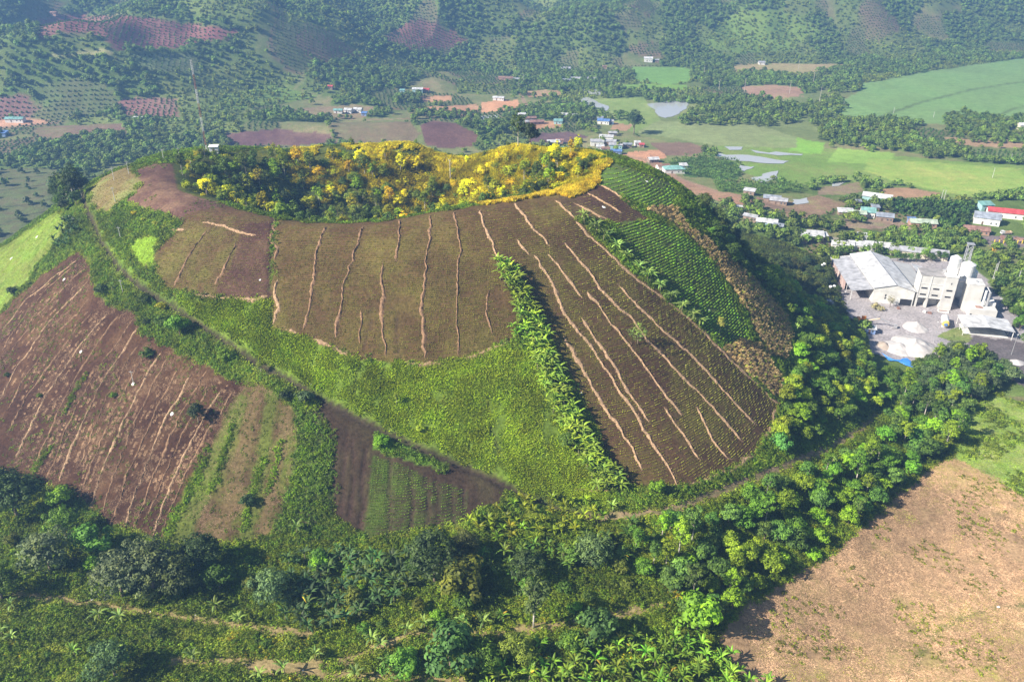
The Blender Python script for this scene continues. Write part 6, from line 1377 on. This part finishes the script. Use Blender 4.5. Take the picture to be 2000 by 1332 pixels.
for px, py, r, lab in [(1605,522,1.0,'big round white bag at the left of the upper pair on the dark slope'), (1610,519,1.0,'big round white bag at the right of the upper pair on the dark slope'), (1622,564,1.0,'round white bag, left one of the lower pair on the dark slope'), (1629,563,1.0,'round white bag, right one of the lower pair on the dark slope')]:
    p = P(px, py); V = []; F = []
    b = MB()
    for j in range(6):
        for i in range(10): t = math.pi * j / 5; a = i * .628; b.v.append((p.x + r * math.sin(t) * math.cos(a), p.y + r * math.sin(t) * math.sin(a), p.z + 1.0 + .8 * r * math.cos(t) * (1 + .1 * math.sin(3 * a))))
    for j in range(5):
        for i in range(10): b.f.append((j * 10 + i, (j + 1) * 10 + i, (j + 1) * 10 + (i + 1) % 10, j * 10 + (i + 1) % 10))
    b.obj('bag', M_WHITE, None, True, label=lab, cat='bag')
e = empty('sand_hopper', P(1842, 609), FA, 'shallow rust coloured trough in front of the concrete block', 'trough')
MB().box(-2.4, 2.4, -1.4, -1.1, -.2, .7).box(-2.4, 2.4, 1.1, 1.4, -.2, .7).box(-2.4, -2.1, -1.1, 1.1, -.2, .7).box(2.1, 2.4, -1.1, 1.1, -.2, .7).obj('rim', M_CONC, e); MB().box(-2.1, 2.1, -1.1, 1.1, -.2, .25).obj('filling', RC['rust'], e)
for px, py, s, lab in [(1710,603,.9,'dusty grey bush in front of the big shed, left one'), (1738,600,1.0,'dusty pale tree in front of the shed gate'), (1720,607,.7,'low dusty bush at the kerb before the shed')]:
    tree(P(px, py), 'bush' if s != 1.0 else 'airy', s, (.30,.31,.22), lab)
for i, px in enumerate([1752,1764,1777,1789,1806,1818,1830,1842]): tree(P(px, 508 + (px % 5)), 'round', .75 if i != 4 else 1.0, (.05,.10,.03) if i != 4 else (.10,.18,.03), 'one of the round trees in the row behind the works yard' if i != 4 else 'brighter taller tree in the row behind the works yard', 'round trees behind the works yard')
wood([(1790,760),(1800,715),(1850,690),(1905,690),(1945,712),(1985,740),(1960,760),(1900,790),(1840,800)], 'p', 5.0, ['round','lumpy'], [(.06,.10,.045), (.075,.12,.06)], .8, 1.15, 'one of the grey-green trees between the stone yard and the wood belt', 'grey-green trees below the yard')
wood([(1690,715),(1720,722),(1790,728),(1790,760),(1740,800),(1715,770)], 'p', 3.6, ['bush','lumpy'], [BG, BR], .55, .8, 'one of the trees between the stone yard and the wood belt', 'grey-green trees below the yard')
wood([(1940,560),(1960,545),(2010,540),(2010,700),(1985,660),(1980,620),(1950,600)], 'p', 5.5, ['round','bush'], [(.06,.11,.03), BG], .8, 1.2, 'one of the trees beside the works at the right picture edge', 'trees beside the works')
banana(P(1828, 697), 1.2, (.13,.18,.05), 'tall pale banana plant among the grey-green trees below the yard', None, True)
banana(P(1938, 500), 1.1, (.4,.3,.03), 'yellow banana plant to the right behind the silos', None, False)

# ------------------------------------------------------------------ mast, hut, poles
M_RED = wmat('red_paint', (.38,.15,.11), .6, 1, .2)
mp = P(404, 297); MH = 41.0
e = empty('radio_mast', (mp.x, mp.y, mp.z), .3, 'tall thin red and white radio mast on the crater rim', 'radio mast')
ns = 14; hh = MH / ns; wd = .36
for k_ in range(ns):
    b = MB(); cs = [(wd * math.cos(a), wd * math.sin(a)) for a in (0, 2.094, 4.189)]
    for i in range(3):
        a, c = cs[i], cs[(i + 1) % 3]
        b.cyl((*a, k_ * hh), (*a, (k_ + 1) * hh), .06, n=5)
        for q in range(3): z0, z1 = k_ * hh + q * hh / 3, k_ * hh + (q + 1) * hh / 3; b.cyl((*a, z0), (*c, z1), .05, n=4)
    b.obj('section', M_RED if k_ in (1,2,5,6,9,10) else M_WHITE, e)
for a in (0.3, 2.4, 4.5): MB().box(-.18, .18, -.12, .12, -1.1, 1.1).obj('antenna', M_WHITE, e); x_ = e.children[-1]; x_.location = (.95 * math.cos(a), .95 * math.sin(a), MH - 2.5); x_.rotation_euler = (0, 0, a)
for a in (1.2, 3.4, 5.3): MB().box(-.18, .18, -.12, .12, -1.1, 1.1).obj('antenna', M_METAL, e); x_ = e.children[-1]; x_.location = (.95 * math.cos(a), .95 * math.sin(a), MH - 5.5); x_.rotation_euler = (0, 0, a)
for i, a in enumerate((.5, 2.6, 4.7)):
    gx0, gy0 = mp.x + 16 * math.cos(a + .3), mp.y + 16 * math.sin(a + .3); gz = float(H(gx0, gy0)) - mp.z
    for zt in (MH * .55, MH * .92): MB().cyl((0, 0, zt), (16 * math.cos(a), 16 * math.sin(a), gz), .025, n=4).obj('guy_wire', M_METAL, e)
hp = P(419, 298)
e = empty('hut', hp, .15, 'small white box hut on the crater rim beside the radio mast', 'hut')
MB().box(-1.8, 1.8, -1.5, 1.5, -.5, 2.7).obj('wall', M_WHITE, e); MB().sheet([(-2.1,-1.8,2.75), (2.1,-1.8,2.75), (2.1,1.8,3.0), (-2.1,1.8,3.0)], .12).obj('roof', M_WHITE, e); MB().box(-.4, .4, -1.56, -1.4, 0, 1.9).obj('door', M_DOOR, e)
def pole(p, h, label, cat='utility pole', group=None, lean=0.0, r=.11, arm=True, m=None):
    e = empty('utility_pole', p, random.uniform(-.3, .3), label, cat, group); e.rotation_euler[1] = lean
    MB().cyl((0,0,-.5), (0,0,h), r, r * .7, 7).obj('post', m or M_CONC, e)
    if arm: MB().box(-.7, .7, -.05, .05, h - .5, h - .38).obj('crossarm', M_METAL, e)
for px, py, h, lab in [(223,352,5,'utility pole at the top of the contoured plot'), (252,340,5,'utility pole on the crest next to the contoured plot'), (225,394,5.5,'utility pole at the lower edge of the contoured plot'), (320,313,4.5,'utility pole on the left rim, farther from the mast'), (351,310,4.5,'utility pole on the left rim, nearer to the mast'),
   (236,467,4.5,'utility pole in the green weeds beside the cart track'), (240,571,4.5,'utility pole below the cart track beside the banana plant'), (262,752,5.0,'utility pole with a white heap at its foot in the ploughed field'), (716,420,.1,None)]:
    if lab: pole(P(px, py), h, lab, group='poles on the hill')
for px, py, h, lab in [(1972,320,8,'pale concrete pole in the meadow at the far right'), (1938,348,8,'concrete pole behind the wet meadow at the right'), (1837,395,9,'left one of two poles beside the orchard'), (1842,396,9,'right one of two poles beside the orchard'), (1985,559,9,'concrete pole in the scrub right of the silos'), (1937,552,11,'left one of the poles right behind the tower building'), (1941,548,11,'right one of the poles behind the tower building'),
   (1647,210,6,'thin pole on the border of the rice field'), (1745,222,6,'thin pole standing inside the rice field'), (1823,230,6,'pole at the near border of the rice field')]:
    pole(P(px, py), h, lab, arm=(h > 7), r=.16)
def lamp(p, h, rz, label):
    e = empty('street_lamp', p, rz, label, 'street lamp', None)
    MB().cyl((0,0,-.5), (0,0,h), .13, .08, 8).obj('post', M_METAL, e); MB().cyl((0,0,h), (1.6,0,h + .4), .06, n=6).obj('arm', M_METAL, e); MB().box(1.4, 2.3, -.18, .18, h + .3, h + .5).obj('lamp_head', M_WHITE, e)
lamp(P(1823, 668), 9, 1.2, 'street lamp at the lower right corner of the stone yard'); lamp(P(1975, 693), 9, .9, 'street lamp beside the works road at the right'); lamp(P(1940, 612), 7.5, 0, 'street lamp at the corner of the tower building')
# bare pale trunks of the valley
for i, (px, py, h, lab) in enumerate([(1453,183,17,'tall bare pale trunk at the left of the tan clearing'), (1542,183,14,'leaning bare trunk at the right of the tan clearing'), (1600,200,18,'forked bare white tree in the grove beside the rice field'), (1558,142,16,'bare trunk above the tan field'), (1404,178,13,'bare trunk in the grove left of the tan clearing'), (1588,165,14,'thin bare trunk above the grove beside the rice field'), (1375,150,13,'bare trunk between the paddy and the grove'), (1022,165,12,'bare trunk at the top of the dirt road'), (1012,178,10,'bare trunk beside the dirt road'), (880,350,9,'pale bare trunk inside the crater wood')]):
    p = P(px, py, 430 if py < 300 else 0); e = empty('bare_tree', p, random.uniform(0, 6), lab, 'bare tree')
    MB().cyl((0,0,-.5), (.3,.1,h), .32, .12, 7).obj('trunk', M_PALEBARK, e)
    for q in range(4): a = q * 1.7; z_ = h * (.6 + .1 * q); MB().cyl((.2,0,z_), (1.6 * math.cos(a), 1.6 * math.sin(a), z_ + 1.8), .1, .04, 5).obj('branch', M_PALEBARK, e)
# bits of white plastic in the fields
for i, (px, py, s, lab) in enumerate([(125,546,1.1,'white plastic sheet high in the left ploughed field'), (158,687,1.0,'white plastic bundle in the middle of the left ploughed field'), (260,750,1.1,'white heap at the foot of the pole in the ploughed field'), (336,808,1.2,'white plastic bundle low in the left ploughed field'), (1180,405,1.4,'pale blue sheet on the straw row of the brown top plot'), (955,420,.5,'little straw stook near the top of the main field'),
   (72,463,1.2,'white sheet on the pale green plot of the left shoulder'), (22,505,1.4,'larger white sheet on the pale green plot at the left edge'), (1264,355,1.1,'pale sheet in the upper green crops'), (608,752,.6,'white sack beside the cart track bend'), (1136,768,.5,'white sack in the hedge shadow of the east field'), (1386,607,.8,'white bundle beside the banana row on the green plot'),
   (508,547,.7,'white stick bundle beside the gully'), (90,1156,.4,'white litter on the upper terrace path, leftmost'), (131,1159,.4,'white litter on the upper terrace path, second from left'), (180,1171,.5,'white litter on the upper terrace path, below the silvery tree'), (294,1194,.4,'white litter on the upper terrace path, middle'), (382,1201,.4,'white litter on the upper terrace path, right'), (704,1233,.4,'white litter on the terrace path near the centre left'), (749,1228,.4,'white litter on the terrace path near the centre right'),
   (1121,1210,.4,'white litter beside the path under the grass slope'), (1141,1213,.4,'white litter at the right of the path under the grass slope'), (1950,1185,.9,'white plastic on the footpath across the harvested field'), (858,1238,.4,'pale litter by the fresh green tree'), (480,1298,.4,'white litter on the lower terrace'), (592,1309,.4,'white litter at the end of the lower terrace')]):
    p = P(px, py); s *= .45; b = MB(); rr = random.Random(i); n = 7; V = [(p.x, p.y, p.z + .35 * s)]
    for q in range(n): a = q * 6.283 / n; l = s * rr.uniform(.6, 1.2); V.append((p.x + l * math.cos(a), p.y + l * .8 * math.sin(a), float(H(p.x + l * math.cos(a), p.y + l * .8 * math.sin(a))) + rr.uniform(.05, .25)))
    for q in range(n): a = q * 6.283 / n + .4; l = s * 1.3; V.append((p.x + l * math.cos(a), p.y + l * .8 * math.sin(a), float(H(p.x + l * math.cos(a), p.y + l * .8 * math.sin(a))) - .05))
    F = [(0, 1 + q, 1 + (q + 1) % n) for q in range(n)] + [(1 + q, 1 + n + q, 1 + n + (q + 1) % n, 1 + (q + 1) % n) for q in range(n)]
    nm = 'stook' if 'stook' in lab else 'plastic_sheet' if 'sheet' in lab else 'litter'
    tag(link(bpy.data.objects.new(nm, mesh(nm, V, F, M_STRAW if nm == 'stook' else M_WHITE))), lab, nm.replace('_', ' '))

flush_trees(); flush_bananas()
# ------------------------------------------------------------------ air
hm = bpy.data.materials.new('haze_air'); hm.use_nodes = True; hn = hm.node_tree
for q in list(hn.nodes):
    if q.type == 'BSDF_PRINCIPLED': hn.nodes.remove(q)
pv = hn.nodes.new('ShaderNodeVolumePrincipled'); pv.inputs['Density'].default_value = HAZE; pv.inputs['Color'].default_value = (.27,.52,1.0,1); pv.inputs['Anisotropy'].default_value = .2
ho = [q for q in hn.nodes if q.type == 'OUTPUT_MATERIAL'][0]; hn.links.new(pv.outputs[0], ho.inputs['Volume'])
top = max(235.0, float(ZZ.max()) + 25, CAMZ + 20)
tag(MB().box(-2700, 2700, 20 - 80, 3400, -40, top).obj('haze', hm), 'thin bluish haze hanging in the air over the whole valley', kind='stuff')
print('objects', len(bpy.data.objects), 'zmax', ZZ.max())
